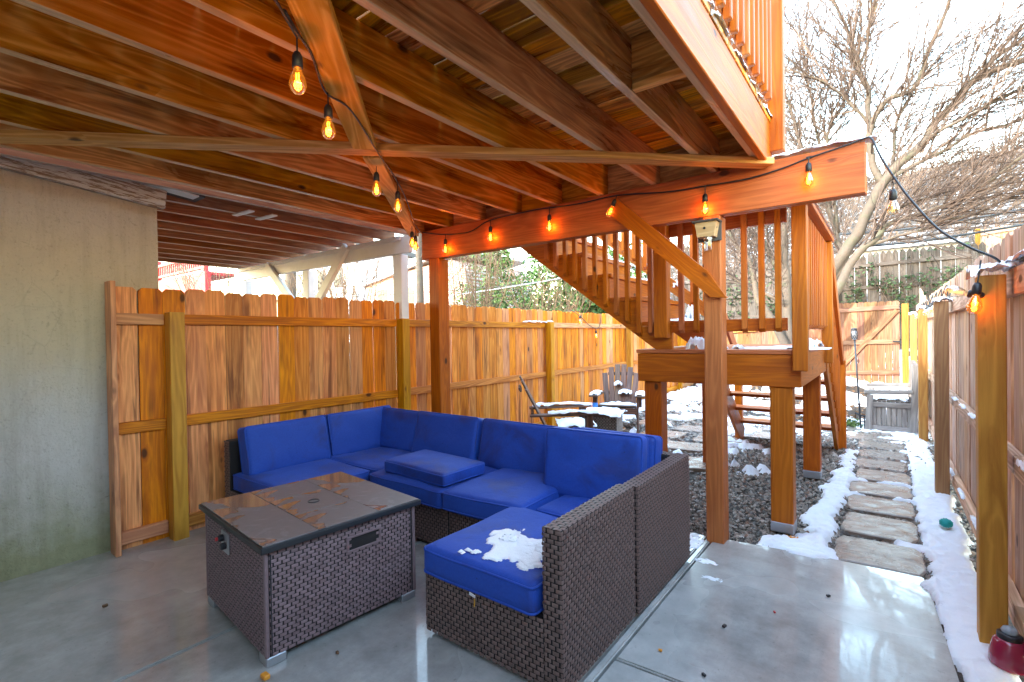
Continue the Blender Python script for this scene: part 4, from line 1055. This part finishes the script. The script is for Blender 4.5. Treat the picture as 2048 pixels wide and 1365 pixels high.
CB = [(-3.66, 3.385, 2.444), (-3.37, 3.395, 2.385), (-3.05, 3.40, 2.368), (-2.81, 3.40, 2.435), (-2.37, 3.405, 2.448), (-2.17, 3.405, 2.44), (-1.9, 3.408, 2.428), (-1.58, 3.40, 2.43), (-1.2, 3.40, 2.385), (-.95, 3.405, 2.378), (-.70, 3.405, 2.372), (-.50, 3.405, 2.395), (-.355, 3.40, 2.425), (-.17, 3.40, 2.455), (-.09, 3.40, 2.472),
      (-.055, 3.36, 2.45), (-.02, 3.31, 2.34), (.03, 3.26, 2.215), (.10, 3.19, 2.06), (.20, 3.10, 1.88), (.30, 3.02, 1.77), (.372, 2.99, 1.715), (.40, 3.01, 1.69)]
obj('cord', tube(smoothpath(CB, 6), .0052, 6), 'black_rubber', sl2, smooth=True)
for x, z, dr, tx, pw in ((-3.345, 2.382, .095, 0, .15), (-2.785, 2.436, .11, 0, .15), (-2.165, 2.44, .11, 0, .15), (-1.57, 2.43, .085, -.5, .15), (-.945, 2.378, .11, 0, .15), (-.355, 2.425, .085, 0, .15)):
    bulb(sl2, (x, 3.382, z), dr, (tx, -.03, -1), pw)
obj('cord_clip', cbox(.03, .012, .014, .003), 'black_rubber', sl2, T(-.355, 3.402, 2.428))
bulb(sl2, (.035, 3.25, 2.21), .13, (0, 0, -1), .0, False, True)
bulb(sl2, (.335, 2.975, 1.70), .15, (-.12, -.1, -1), .08); bulb(sl2, (.345, 2.98, 1.545), .05, (-1, .15, .25), .0, False, True)
sl3 = thing('string_lights', 'short cord with two small bulbs hooked on the left fence', 'string lights', (-4.05, 7.3, 1.6))
obj('cord', tube(smoothpath([(-4.08, 6.80, 1.79), (-4.04, 6.92, 1.80), (-4.03, 7.2, 1.70), (-4.03, 7.55, 1.545), (-4.04, 7.85, 1.52), (-4.07, 8.0, 1.66), (-4.09, 8.05, 1.78)], 5), .0055, 6), 'black_rubber', sl3, smooth=True)
bulb(sl3, (-4.02, 7.16, 1.725), .055, (0, 0, -1), .04); bulb(sl3, (-4.02, 7.72, 1.525), .10, (0, 0, -1), .04)
sl4 = thing('string_lights', 'cord of bulbs draped along the far top of the right fence', 'string lights', (.43, 8, 1.75))
pts = [(.43, 5.45, 1.70), (.42, 5.55, 1.655)]
for i in range(9): pts += [(.44, 5.9+i*.55, 1.80), (.42, 6.17+i*.55, 1.70)]
obj('cord', tube(smoothpath(pts, 4), .005, 6), 'black_rubber', sl4, smooth=True)
for i in range(8): bulb(sl4, (.415, 6.17+i*.55, 1.70), .05, (-.3, -.2, -1), 0, False, True)

# ================================================================== SMALL THINGS
bb = thing('bee_trap', 'small wooden carpenter bee trap with a clear bottle on the deck post', 'bee trap', (-.93, 3.37, 2.03))
vf = prism([(-.052, -.048), (.052, -.048), (.068, .046), (-.068, .046)], .085); obj('box', vf, 'box_wood', bb, T(-.93, 3.362, 2.075) @ RX(math.pi/2))
obj('roof', cbox(.165, .115, .012, .003), 'roofing', bb, T(-.93, 3.355, 2.128)); obj('back_board', cbox(.15, .012, .125, .003), 'roofing', bb, T(-.925, 3.405, 2.068))
obj('entrance_hole', lathe([(.008, 0), (.008, .004)], 14), 'black_plastic', bb, T(-.935, 3.3185, 2.082) @ RX(math.pi/2))
obj('entrance_hole', lathe([(.007, 0), (.007, .004)], 14), 'black_plastic', bb, T(-.871, 3.36, 2.085) @ RZ(.0) @ RY(math.pi/2))
obj('bottle', lathe([(.026, 0), (.026, -.012), (.027, -.08), (.024, -.09), (.005, -.092)], 18), 'clear_glass', bb, T(-.925, 3.36, 2.026), smooth=True)
obj('bottle_cap', lathe([(.028, 0), (.028, -.016)], 18), 'galvanised', bb, T(-.925, 3.36, 2.0285))
rp = thing('red_jar', 'dark red plastic jar with a grey domed cap at the foot of the fence post', 'jar', (.40, 2.845, 0))
obj('body', lathe([(.058, 0), (.066, .012), (.064, .05), (.052, .105), (.040, .118)], 24), 'red_plastic', rp, T(0, 0, .0), rel=True, smooth=True)
obj('collar', lathe([(.036, .112), (.040, .118), (.040, .135), (.033, .14)], 20), 'black_plastic', rp, T(0, 0, 0), rel=True, smooth=True)
obj('cap', lathe([(.026, .138), (.027, .15), (.020, .162), (.006, .167)], 20), 'grey_cap', rp, T(0, 0, 0), rel=True, smooth=True)
tb = bmesh.new(); bmesh.ops.create_icosphere(tb, subdivisions=4, radius=.036)
for v in tb.verts:
    n_ = v.co.normalized(); v.co += n_*.004*max(0, math.sin(n_.x*16)*math.sin(n_.y*16+1)*math.sin(n_.z*16+2)*2); v.co.z *= .8
me = bpy.data.meshes.new('toy_ball'); tb.to_mesh(me); tb.free()
tag(obj('toy_ball', me, 'teal', None, T(.325, 4.52, .055), True), 'small teal nubby toy ball half sunk in the snow', 'toy ball')
yb = thing('toy_block', 'small orange-yellow plastic chew toy beside the landing post', 'toy', (-.52, 3.77, 0), .15)
obj('bar', cbox(.105, .028, .024, .006), 'yellow', yb, T(0, 0, .0), rel=True)
for k in range(5): obj('ridge', cbox(.008, .03, .006, .002), 'yellow', yb, T(-.04+k*.02, 0, .0135), rel=True)
to = thing('garden_torch', 'slim metal garden torch stake with a woven lamp head beside the path', 'torch', (-.30, 8.58, 0), 0)
tp = Vector((-.355, 8.58, 1.27)); bt = Vector((-.29, 8.58, -.03))
obj('pole', tube([bt, tp], .011, 8), 'dark_metal', to, smooth=True)
obj('foot_peg', tube([(-.36, 8.58, .22), (-.22, 8.58, .17)], .012, 6), 'dark_metal', to)
obj('stake', tube([(-.25, 8.56, .2), (-.245, 8.56, -.03)], .008, 6), 'dark_metal', to)
Mh = T(*tp) @ RY(-.05)
obj('canister', lathe([(.022, 0), (.034, .05), (.036, .12), (.026, .135)], 14), 'galvanised', to, Mh, True)
cg = []
for s in (1, -1):
    for k in range(8):
        cg.append(tube([(.041*math.cos(k*.785+s*t*1.6)*(.8+.2*math.sin(t*3)), .041*math.sin(k*.785+s*t*1.6)*(.8+.2*math.sin(t*3)), .01+t*.13) for t in [q/6 for q in range(7)]], .003, 4, False))
obj('cage', join(*cg), 'dark_metal', to, Mh); obj('cap', lathe([(.040, .138), (.036, .16), (.012, .168)], 14), 'dark_metal', to, Mh, True)
bn = thing('storage_bench', 'weathered grey storage bench with arms seen end-on beside the path', 'bench', (.06, 9.0, 0))
for yy in (8.52, 9.62):
    board('leg', (-.205, yy, -.02), (-.18, yy, .50), .075, .06, 'grey_wood', bn, (0, -1, 0)); board('back_post', (.285, yy, -.02), (.325, yy, .93), .075, .06, 'grey_wood', bn, (0, -1, 0))
    board('arm', (-.25, yy, .535), (.30, yy, .56), .055, .075, 'grey_wood', bn, (0, -1, 0), .015)
    board('end_rail', (-.165, yy+.005, .37), (.28, yy+.005, .37), .07, .04, 'grey_wood', bn, (0, -1, 0)); board('end_rail', (-.165, yy+.005, .045), (.28, yy+.005, .045), .07, .04, 'grey_wood', bn, (0, -1, 0))
    for k in range(8): board('end_slat', (-.14+k*.056, yy+.012, .08), (-.14+k*.056, yy+.012, .335), .052, .02, 'grey_wood', bn, (0, -1, 0))
for k in range(4): board('seat_slat', (-.17+k*.115, 8.56, .42), (-.17+k*.115, 9.6, .42), .11, .022, 'grey_wood', bn)
for k in range(7): board('back_slat', (.31, 8.64+k*.145, .45), (.325, 8.64+k*.145, .86), .13, .02, 'grey_wood', bn, (-1, 0, .03))
board('back_rail', (.325, 8.5, .90), (.325, 9.66, .90), .07, .035, 'grey_wood', bn, (-1, 0, 0)); board('front_rail', (-.19, 8.55, .37), (-.19, 9.6, .37), .08, .03, 'grey_wood', bn, (-1, 0, 0)); board('front_panel', (-.175, 8.55, .2), (-.175, 9.6, .2), .30, .018, 'grey_wood', bn, (-1, 0, 0))
tag(obj('snow_clump', blob(.03, 9.05, .432, .22, .5, .03, 61, -.3, 26), 'snow', smooth=True), 'snow on the seat of the grey storage bench', 'snow', kind='stuff')
tag(obj('grass', (lambda V, F: (V, F))(*leaves(320, lambda r: (-.42+r.gauss(0, .07), 8.75+r.gauss(0, .07), .01+abs(r.gauss(0, .04))), (.012, .03), 8, 3.)), 'grass'), 'tuft of green grass at the foot of the torch', 'grass', kind='stuff')
# bits of debris on the wet slab
for i, (x, y, mt, s) in enumerate([(-2.05, .98, 'yellow', .02), (-.62, 2.45, 'black_plastic', .011), (-.60, 2.05, 'black_plastic', .009), (-.25, 3.05, 'black_plastic', .010), (-.45, 2.72, 'red_paint', .007), (-.80, 2.10, 'yellow', .008), (-3.3, .75, 'litter', .012), (-1.95, 1.25, 'litter', .009)]):
    vf = rbox(s*2, s*1.3, s, s*.3, (2, 2, 1), 0, .3*s, i)
    tag(obj('debris_scrap', vf, mt, None, T(x, y, .002+s/2) @ RZ(i*1.3)), ['yellow wood scrap lying at the near foot of the fire table', 'black pebble on the wet slab in line with the sofa arm joint', 'black pebble near the slab joint', 'black pebble on the slab close to the first stepping stone', 'tiny red scrap on the right-hand slab', 'tiny yellow scrap in the slab joint', 'brown leaf on the slab by the stucco wall', 'brown leaf beside the fire table'][i], 'debris')

# ================================================================== TREES
LIMB = {
'A':[(-1.48,11.00,0.45),(-1.48,11.00,0.85),(-1.52,11.00,1.14),(-1.54,11.00,1.66),(-1.56,11.00,2.33),(-1.59,11.00,2.71),(-1.56,11.00,3.03),(-1.60,11.00,3.52),(-1.65,11.00,4.01),(-1.7,11.1,4.6)],
'B':[(-1.56,11.00,2.43),(-1.76,11.00,2.82),(-1.91,11.00,3.14),(-2.12,11.00,3.35),(-2.39,11.00,3.57),(-2.77,11.00,4.21)],
'C':[(-1.48,10.90,.95),(-1.85,10.70,1.81),(-2.02,10.70,2.05),(-2.07,10.70,2.52),(-2.20,10.70,2.93),(-2.42,10.70,3.19),(-2.56,10.70,3.60)],
'D':[(-1.50,11.0,1.85),(-1.72,10.80,2.06),(-2.08,10.80,2.27),(-2.40,10.80,2.48),(-2.59,10.80,2.61)],
'E':[(-1.46,11.00,0.95),(-1.07,11.00,2.00),(-0.77,11.00,2.56),(-0.51,11.00,2.99),(-0.37,11.00,3.24),(-0.18,11.00,3.70),(-0.01,11.00,4.03),(0.23,11.00,4.32),(0.54,11.00,4.59),(0.70,11.00,4.92),(0.96,11.00,5.18),(1.10,11.00,5.38),(1.31,11.00,5.49),(1.74,11.00,5.59),(2.12,11.00,5.67),(2.9,11.2,5.9)],
'F':[(-1.2,10.9,1.55),(-1.04,10.75,1.61),(-0.67,10.60,2.15),(-0.50,10.60,2.58),(-0.29,10.60,2.82),(-0.07,10.60,3.05),(0.05,10.60,3.20),(0.58,10.60,3.35),(0.93,10.60,3.45),(1.25,10.60,3.66),(1.64,10.60,3.98),(2.2,10.6,4.4)],
'G':[(-0.03,11.00,4.0),(-0.18,11.00,4.37),(-0.20,11.00,4.55),(-0.21,11.00,4.98),(-0.12,11.00,5.25),(0.07,11.00,5.46),(0.40,11.00,5.54),(0.53,11.00,5.87),(0.70,11.00,6.36),(0.87,11.00,6.81),(0.95,11.00,7.17),(1.1,11.2,7.8)],
'H':[(-0.21,11.0,4.9),(-0.23,11.20,5.44),(-0.24,11.20,5.82),(-0.38,11.20,6.27),(-0.46,11.20,6.64),(-0.53,11.20,6.97),(-0.75,11.20,7.66),(-0.88,11.20,8.09)],
'I':[(-0.38,11.20,6.27),(-0.23,11.20,6.60),(-0.20,11.20,6.99),(-0.10,11.20,7.32),(-0.04,11.20,7.9)],
'J':[(-0.22,11.1,5.15),(-0.47,11.00,5.55),(-0.82,11.00,5.99),(-1.12,11.00,6.27),(-1.52,11.00,6.54)],
'K1':[(-0.94,11.50,4.02),(-1.15,11.60,4.65),(-1.36,11.60,5.20),(-1.50,11.60,5.85),(-1.61,11.60,6.26),(-1.71,11.60,7.25)],
'K2':[(-0.85,11.5,3.8),(-0.95,11.70,4.73),(-1.07,11.70,5.33),(-1.19,11.70,6.29),(-1.29,11.70,6.93),(-1.36,11.70,7.78)],
'K3':[(-0.72,11.5,3.3),(-0.88,11.40,5.02),(-0.83,11.40,5.34),(-0.55,11.40,5.91),(-0.43,11.40,6.37)],
'L':[(-1.2,11.2,1.7),(-1.04,11.40,2.02),(-0.66,11.50,2.68),(-0.70,11.50,3.03),(-0.80,11.50,3.53),(-0.94,11.50,4.02)],
'M':[(0.04,11.00,4.05),(0.45,11.00,4.26),(0.82,11.00,4.40),(1.18,11.00,4.59),(1.73,11.00,4.66),(2.4,11,4.9)],
'N':[(-0.30,11.00,3.35),(-0.15,11.00,3.39),(0.27,11.00,3.58),(0.67,11.00,3.66)],
'O':[(-0.25,10.65,2.86),(-0.08,10.60,2.92),(0.42,10.60,3.04),(0.74,10.60,3.16),(1.12,10.60,3.22),(1.7,10.7,3.5)],
'P':[(0.50,10.95,4.53),(0.70,10.80,4.65),(1.21,10.80,4.88),(1.71,10.80,5.09),(2.3,10.8,5.3)],
'R':[(1.10,11.00,5.38),(1.42,11.00,5.70),(1.73,11.00,5.89),(2.3,11.1,6.3)],
'Q':[(0.12,11.10,4.2),(0.13,11.20,4.62),(0.18,11.20,5.13),(0.41,11.20,5.56)]}
RAD = dict(A=(.12, .045), B=(.075, .035), C=(.075, .03), D=(.045, .022), E=(.115, .03), F=(.085, .018), G=(.065, .02), H=(.05, .018), I=(.03, .012), J=(.032, .012), K1=(.045, .012), K2=(.035, .01), K3=(.032, .012), L=(.07, .04), M=(.04, .012), N=(.03, .02), O=(.032, .01), P=(.035, .012), R=(.04, .02), Q=(.032, .02))
def grow(V, F, p, d, l, r, lvl, rg, sweep):
    """one twig and its side twigs"""
    k = 5 if lvl < 2 else 3; pts = [Vector(p)]; d = d.normalized(); step = l/k
    for i in range(k):
        d = (d+Vector((rg.gauss(0, .14), rg.gauss(0, .14), rg.gauss(0, .12)))+sweep*.10).normalized(); pts.append(pts[-1]+d*step)
    vf = tube(pts, [r*(1-.75*i/k) for i in range(k+1)], 4 if lvl == 0 else 3, False); o = len(V)
    V += vf[0]; F += [tuple(q+o for q in f) for f in vf[1]]
    if lvl < 2:
        for q in range(rg.randint(3, 5) if lvl == 0 else rg.randint(2, 4)):
            t = rg.uniform(.2, .98)*k; i = min(k-1, int(t)); pp = pts[i].lerp(pts[i+1], t-i); dd = (pts[i+1]-pts[i]).normalized()
            side = Vector((rg.gauss(0, 1), rg.gauss(0, .8), rg.gauss(.2, .8))).normalized()
            grow(V, F, pp, dd+side*rg.uniform(.5, .95), l*rg.uniform(.32, .6), r*.55, lvl+1, rg, sweep)
tr = thing('bare_tree', 'large bare spreading tree with lichen-covered limbs behind the landing', 'tree', (-1.48, 11, .5))
LV = []; V = []; F = []; rg = random.Random(11)
for k, pts in LIMB.items():
    sp = smoothpath(pts, 4); n_ = len(sp); r0, r1 = RAD[k]
    sp = [p+Vector((nz(p.x*3, p.z*3, 1), nz(p.x*3, p.z*3, 5), nz(p.z*3, p.x*3, 9)))*.03*min(1, i/3) for i, p in enumerate(sp)]
    rs = [(r0+(r1-r0)*(i/(n_-1)))*(1+.12*nz(i*.9, r0*99)) for i in range(n_)]
    if k == 'A': rs[0] *= 1.5; rs[1] *= 1.35; rs[2] *= 1.2
    LV.append(tube(sp, rs, 10))
    right = pts[-1][0] > pts[0][0]+.3
    sweep = Vector((.9 if right else rg.uniform(-.4, .3), 0, .3))
    L = sum((sp[i+1]-sp[i]).length for i in range(n_-1)); cnt = int(L*(15 if k not in 'AE' else 11))
    for q in range(cnt):
        t = (rg.uniform(.18, 1.) if k not in 'AECFL' else rg.uniform(.35, 1.))*(n_-1); i = min(n_-2, int(t)); p = sp[i].lerp(sp[i+1], t-i); d = (sp[i+1]-sp[i]).normalized()
        side = Vector((rg.gauss(0, 1), rg.gauss(0, .9), rg.gauss(.25, .9))).normalized()
        grow(V, F, p, d*.6+side*.8+Vector((0, 0, .2))+sweep*.3, rg.uniform(.6, 2.1), rg.uniform(.009, .017), 0, rg, sweep)
obj('trunk', join(*LV), 'bark', tr, smooth=True); obj('crown', (V, F), 'twig', tr)['kind'] = 'stuff'

def shrub(label, base, nst, h, spread, seed, mat='shrub_twig', r0=.016, name='bare_shrub', lvl0=0, twigs=9):
    rg = random.Random(seed); o = thing(name, label, 'shrub', base, 0, 'bare shrubs beyond the left fence'); SV = []; V = []; F = []
    for i in range(nst):
        a = rg.uniform(0, 6.28); d = Vector((math.cos(a)*spread*rg.uniform(.2, 1), math.sin(a)*spread*rg.uniform(.2, 1), 1)).normalized(); p = Vector(base)+Vector((rg.gauss(0, .12), rg.gauss(0, .12), 0)); pts = [p]
        hh = h*rg.uniform(.7, 1.05)
        for k in range(7): d = (d+Vector((rg.gauss(0, .06), rg.gauss(0, .06), .03))).normalized(); pts.append(pts[-1]+d*hh/7)
        SV.append(tube(pts, [r0*(1-.8*k/7)*rg.uniform(.8, 1.2) for k in range(8)], 5))
        for q in range(twigs):
            t = rg.uniform(1.5, 6.9); k = min(6, int(t)); pp = pts[k].lerp(pts[k+1], t-k)
            grow(V, F, pp, Vector((rg.gauss(0, .6), rg.gauss(0, .6), .9)), rg.uniform(.4, 1.1), .0065, 1, rg, Vector((0, 0, .3)))
    obj('stem', join(*SV), mat, o, smooth=True); obj('crown', (V, F), mat, o)['kind'] = 'stuff'
    return o
shrub('tall bare brown shrub right of the left deck post', (-8.4, 9.6, .2), 34, 4.6, .42, 3)
shrub('spreading bare shrub under the stair stringer', (-6.9, 10.6, .2), 26, 3.4, .75, 4)
shrub('bare shrub seen between the white deck post and the pale trunk', (-9.6, 6.6, .2), 26, 4.6, .5, 6)
shrub('bare shrub behind the white knee braces', (-11.5, 7.2, .3), 20, 4.6, .5, 7)
shrub('thin bare shrub beside the red balcony', (-13.0, 5.4, .3), 14, 4.8, .6, 8)
pt = thing('pale_tree', 'slim pale tree trunk standing behind the end of the white beam', 'tree', (-9.4, 8.6, 0))
obj('trunk', tube([(-9.45, 8.6, -.1), (-9.43, 8.6, 2.2), (-9.46, 8.6, 3.6), (-9.4, 8.6, 5.5), (-9.3, 8.6, 7.)], [.10, .09, .085, .07, .04], 10), 'bark', pt, smooth=True)
V = []; F = []
for i in range(30): grow(V, F, (-9.42, 8.6, rg.uniform(3.0, 6.5)), Vector((rg.gauss(0, 1), rg.gauss(0, 1), .5)), rg.uniform(.8, 2.), .012, 0, rg, Vector((0, 0, .3)))
obj('crown', (V, F), 'twig', pt)['kind'] = 'stuff'
dt = thing('bare_tree', 'dark bare tree trunk behind the white knee brace', 'tree', (-14, 7.6, 0))
obj('trunk', tube([(-13.9, 7.6, -.1), (-13.92, 7.6, 2.5), (-13.85, 7.6, 3.5), (-13.9, 7.6, 6)], [.2, .17, .16, .1], 10), 'bark', dt, smooth=True)
V = []; F = []
for i in range(36): grow(V, F, (-13.9, 7.6, rg.uniform(2.2, 5.5)), Vector((rg.gauss(0, 1), rg.gauss(0, 1), .3)), rg.uniform(1., 2.6), .016, 0, rg, Vector((0, 0, .2)))
obj('crown', (V, F), 'twig', dt)['kind'] = 'stuff'
# evergreen bush behind the bare shrubs
ev = thing('evergreen_bush', 'large green broadleaf evergreen bush behind the bare shrubs', 'bush', (-9.6, 14, .4))
CL = [(rg.uniform(-12.6, -6.3), rg.uniform(13, 15.6), rg.uniform(.8, 4.6), rg.uniform(.5, 1.0)) for i in range(46)]
CL += [(rg.uniform(-9.3, -6.4), rg.uniform(12.8, 14.), rg.uniform(1.0, 3.4), rg.uniform(.5, .9)) for i in range(26)]
CL = [c for c in CL if c[2] < 5.0-.33*abs(c[0]+10.2)]
def ev_at(r):
    x, y, z, s = r.choice(CL); d = Vector((r.gauss(0, 1), r.gauss(0, 1), r.gauss(0, 1))).normalized()*s*r.uniform(.55, 1.05); return (x+d.x, y+d.y, z+d.z*.8)
obj('crown', leaves(22000, ev_at, (.05, .10), 9, .8), 'leaf_green', ev)
obj('trunk', join(*[tube([(-9.6+.1*i, 14, 0), (-9.6+.9*i, 14.2, 1.6), (-9.6+1.4*i, 14.2, 3.)], [.1, .06, .03], 7) for i in (-1.5, -.5, .6, 1.6)]), 'bark', ev)

# brush on the hillside and leaf litter
def make_brush():
    rg = random.Random(21); V = []; F = []
    for i in range(5200):
        y = 15.8+(rg.random()**1.5)*34; x = rg.uniform(-.30*y-2, .22*y+2.5)
        if 17 < y < 18.6 and -1.2 < x < 4.2: continue
        h = ground_h(x, y); s = (.5+y/40)*rg.uniform(.5, 1.6); d = Vector((rg.gauss(.15, .55), rg.gauss(0, .4), 1)).normalized(); p = Vector((x, y, h-.05)); pts = [p]
        for k in range(3): d = (d+Vector((rg.gauss(0, .3), rg.gauss(0, .3), rg.gauss(0, .15)))).normalized(); pts.append(pts[-1]+d*s/3)
        r = .0035+.0007*y*rg.uniform(.5, 1.2); vf = tube(pts, [r, r*.8, r*.6, r*.3], 3, False); o = len(V); V += vf[0]; F += [tuple(q+o for q in f) for f in vf[1]]
    tag(obj('brush', (V, F), 'dry_brush'), 'dense dry brush and bare saplings covering the hillside', 'brush', kind='stuff')
make_brush()
def lit_at(r):
    x = r.uniform(-3.2, .3); y = r.uniform(9.0, 13.)
    return (x, y, ground_h(x, y)+.03+r.uniform(0, .03))
tag(obj('leaf_litter', leaves(2600, lit_at, (.02, .04), 12, .3), 'litter'), 'fallen brown leaves scattered over the bed around the tree', 'leaves', kind='stuff')
for i, (x, y, s, lb) in enumerate([(-1.25, 10.6, .16, 'pale rock at the foot of the big tree'), (-1.85, 10.5, .12, 'smaller rock left of the big tree')]):
    bm = bmesh.new(); bmesh.ops.create_icosphere(bm, subdivisions=3, radius=s)
    for v in bm.verts: v.co *= 1+.3*nz(v.co.x*7+i, v.co.y*7, v.co.z*7); v.co.z *= .7
    me = bpy.data.meshes.new('rock'); bm.to_mesh(me); bm.free(); tag(obj('rock', me, 'flagstone', None, T(x, y, ground_h(x, y)+s*.3), True), lb, 'rock')

# ================================================================== BEYOND
for i, (pts, lb) in enumerate([([(-1.6, 13, 3.30), (.4, 13, 3.19), (2.6, 13, 3.36)], 'lower utility cable crossing behind the tree'), ([(-1.6, 13.3, 3.62), (.4, 13.3, 3.52), (2.6, 13.3, 3.68)], 'upper utility cable crossing behind the tree')]):
    tag(obj('utility_cable', tube(smoothpath(pts, 8), .022, 6), 'asphalt_wire', smooth=True), lb, 'cable')
for i, (pts, lb) in enumerate([([(-20, 12.4, 3.2), (-10.0, 12.4, 3.0), (-5, 12.4, 3.15)], 'thin overhead wire beyond the left fence'), ([(-11, 11.6, 2.75), (-7.0, 11.6, 2.97), (-4.3, 11.6, 3.35)], 'silver cable in front of the green bush')]):
    tag(obj('overhead_wire', tube(smoothpath(pts, 8), .012 if i == 0 else .02, 6), ('asphalt_wire', 'silver_wire')[i], smooth=True), lb, 'wire')
bh = thing('brick_house', 'distant brick house with a snowy gabled roof beyond the left fence', 'house', (-18.5, 16.5, 0))
V, F = prism([(-3.4, 0), (3.4, 0), (3.4, 4.3), (2.6, 4.75), (-3.4, 4.3)], 5.); obj('wall', (V, F), 'brick_wall', bh, T(-17.6, 18., 0) @ RX(math.pi/2))
board('roof', (-21.3, 18, 4.05), (-14.6, 18, 5.2), 5.4, .12, 'white_paint', bh, (0, 0, 1))
for x in (-19.6, -17.7): 
    f = obj('window', cbox(.9, .08, 1.1, .01), 'white_paint', bh, T(x, 15.46, 3.3)); obj('pane', cbox(.74, .03, .94, .004), 'window_glass', f, T(x, 15.41, 3.3))
gh = thing('grey_house', 'distant pale grey house with dark shutters behind the shrubs', 'house', (-22, 19, 0))
obj('wall', cbox(5, 4, 7, .02), 'white_paint', gh, T(-26.5, 19, 3.0)); obj('roof', cbox(5.6, 4.6, .3, .02), 'roofing', gh, T(-26.5, 19, 6.6))
for x in (-27.4, -25.6):
    for z in (3.3, 5.0): f = obj('window', cbox(.8, .08, 1.1, .01), 'roofing', gh, T(x, 16.96, z)); obj('pane', cbox(.6, .03, .9, .004), 'window_glass', f, T(x, 16.91, z))
rd = thing('red_balcony', 'distant red-painted balcony with a spindle railing beside the stucco wall corner', 'balcony', (-20, 7, 0))
obj('fascia', cbox(4.6, .2, .75, .02), 'red_paint', rd, T(-20.3, 7.0, 3.36)); obj('deck', cbox(4.6, .8, .12, .02), 'red_paint', rd, T(-20.3, 7.5, 3.66))
for z, hh in ((4.30, .10), (3.88, .10)): board('rail', (-22.6, 7, z), (-18.15, 7, z), .12, hh, 'red_paint', rd)
for k in range(24): board('spindle', (-22.5+k*.185, 7, 3.9), (-22.5+k*.185, 7, 4.28), .075, .06, 'red_paint', rd, (0, -1, 0))
board('post', (-18.2, 7, 2.), (-18.2, 7, 4.5), .16, .16, 'red_paint', rd, (0, -1, 0)); board('post', (-22.5, 7, 0), (-22.5, 7, 4.5), .16, .16, 'red_paint', rd, (0, -1, 0))
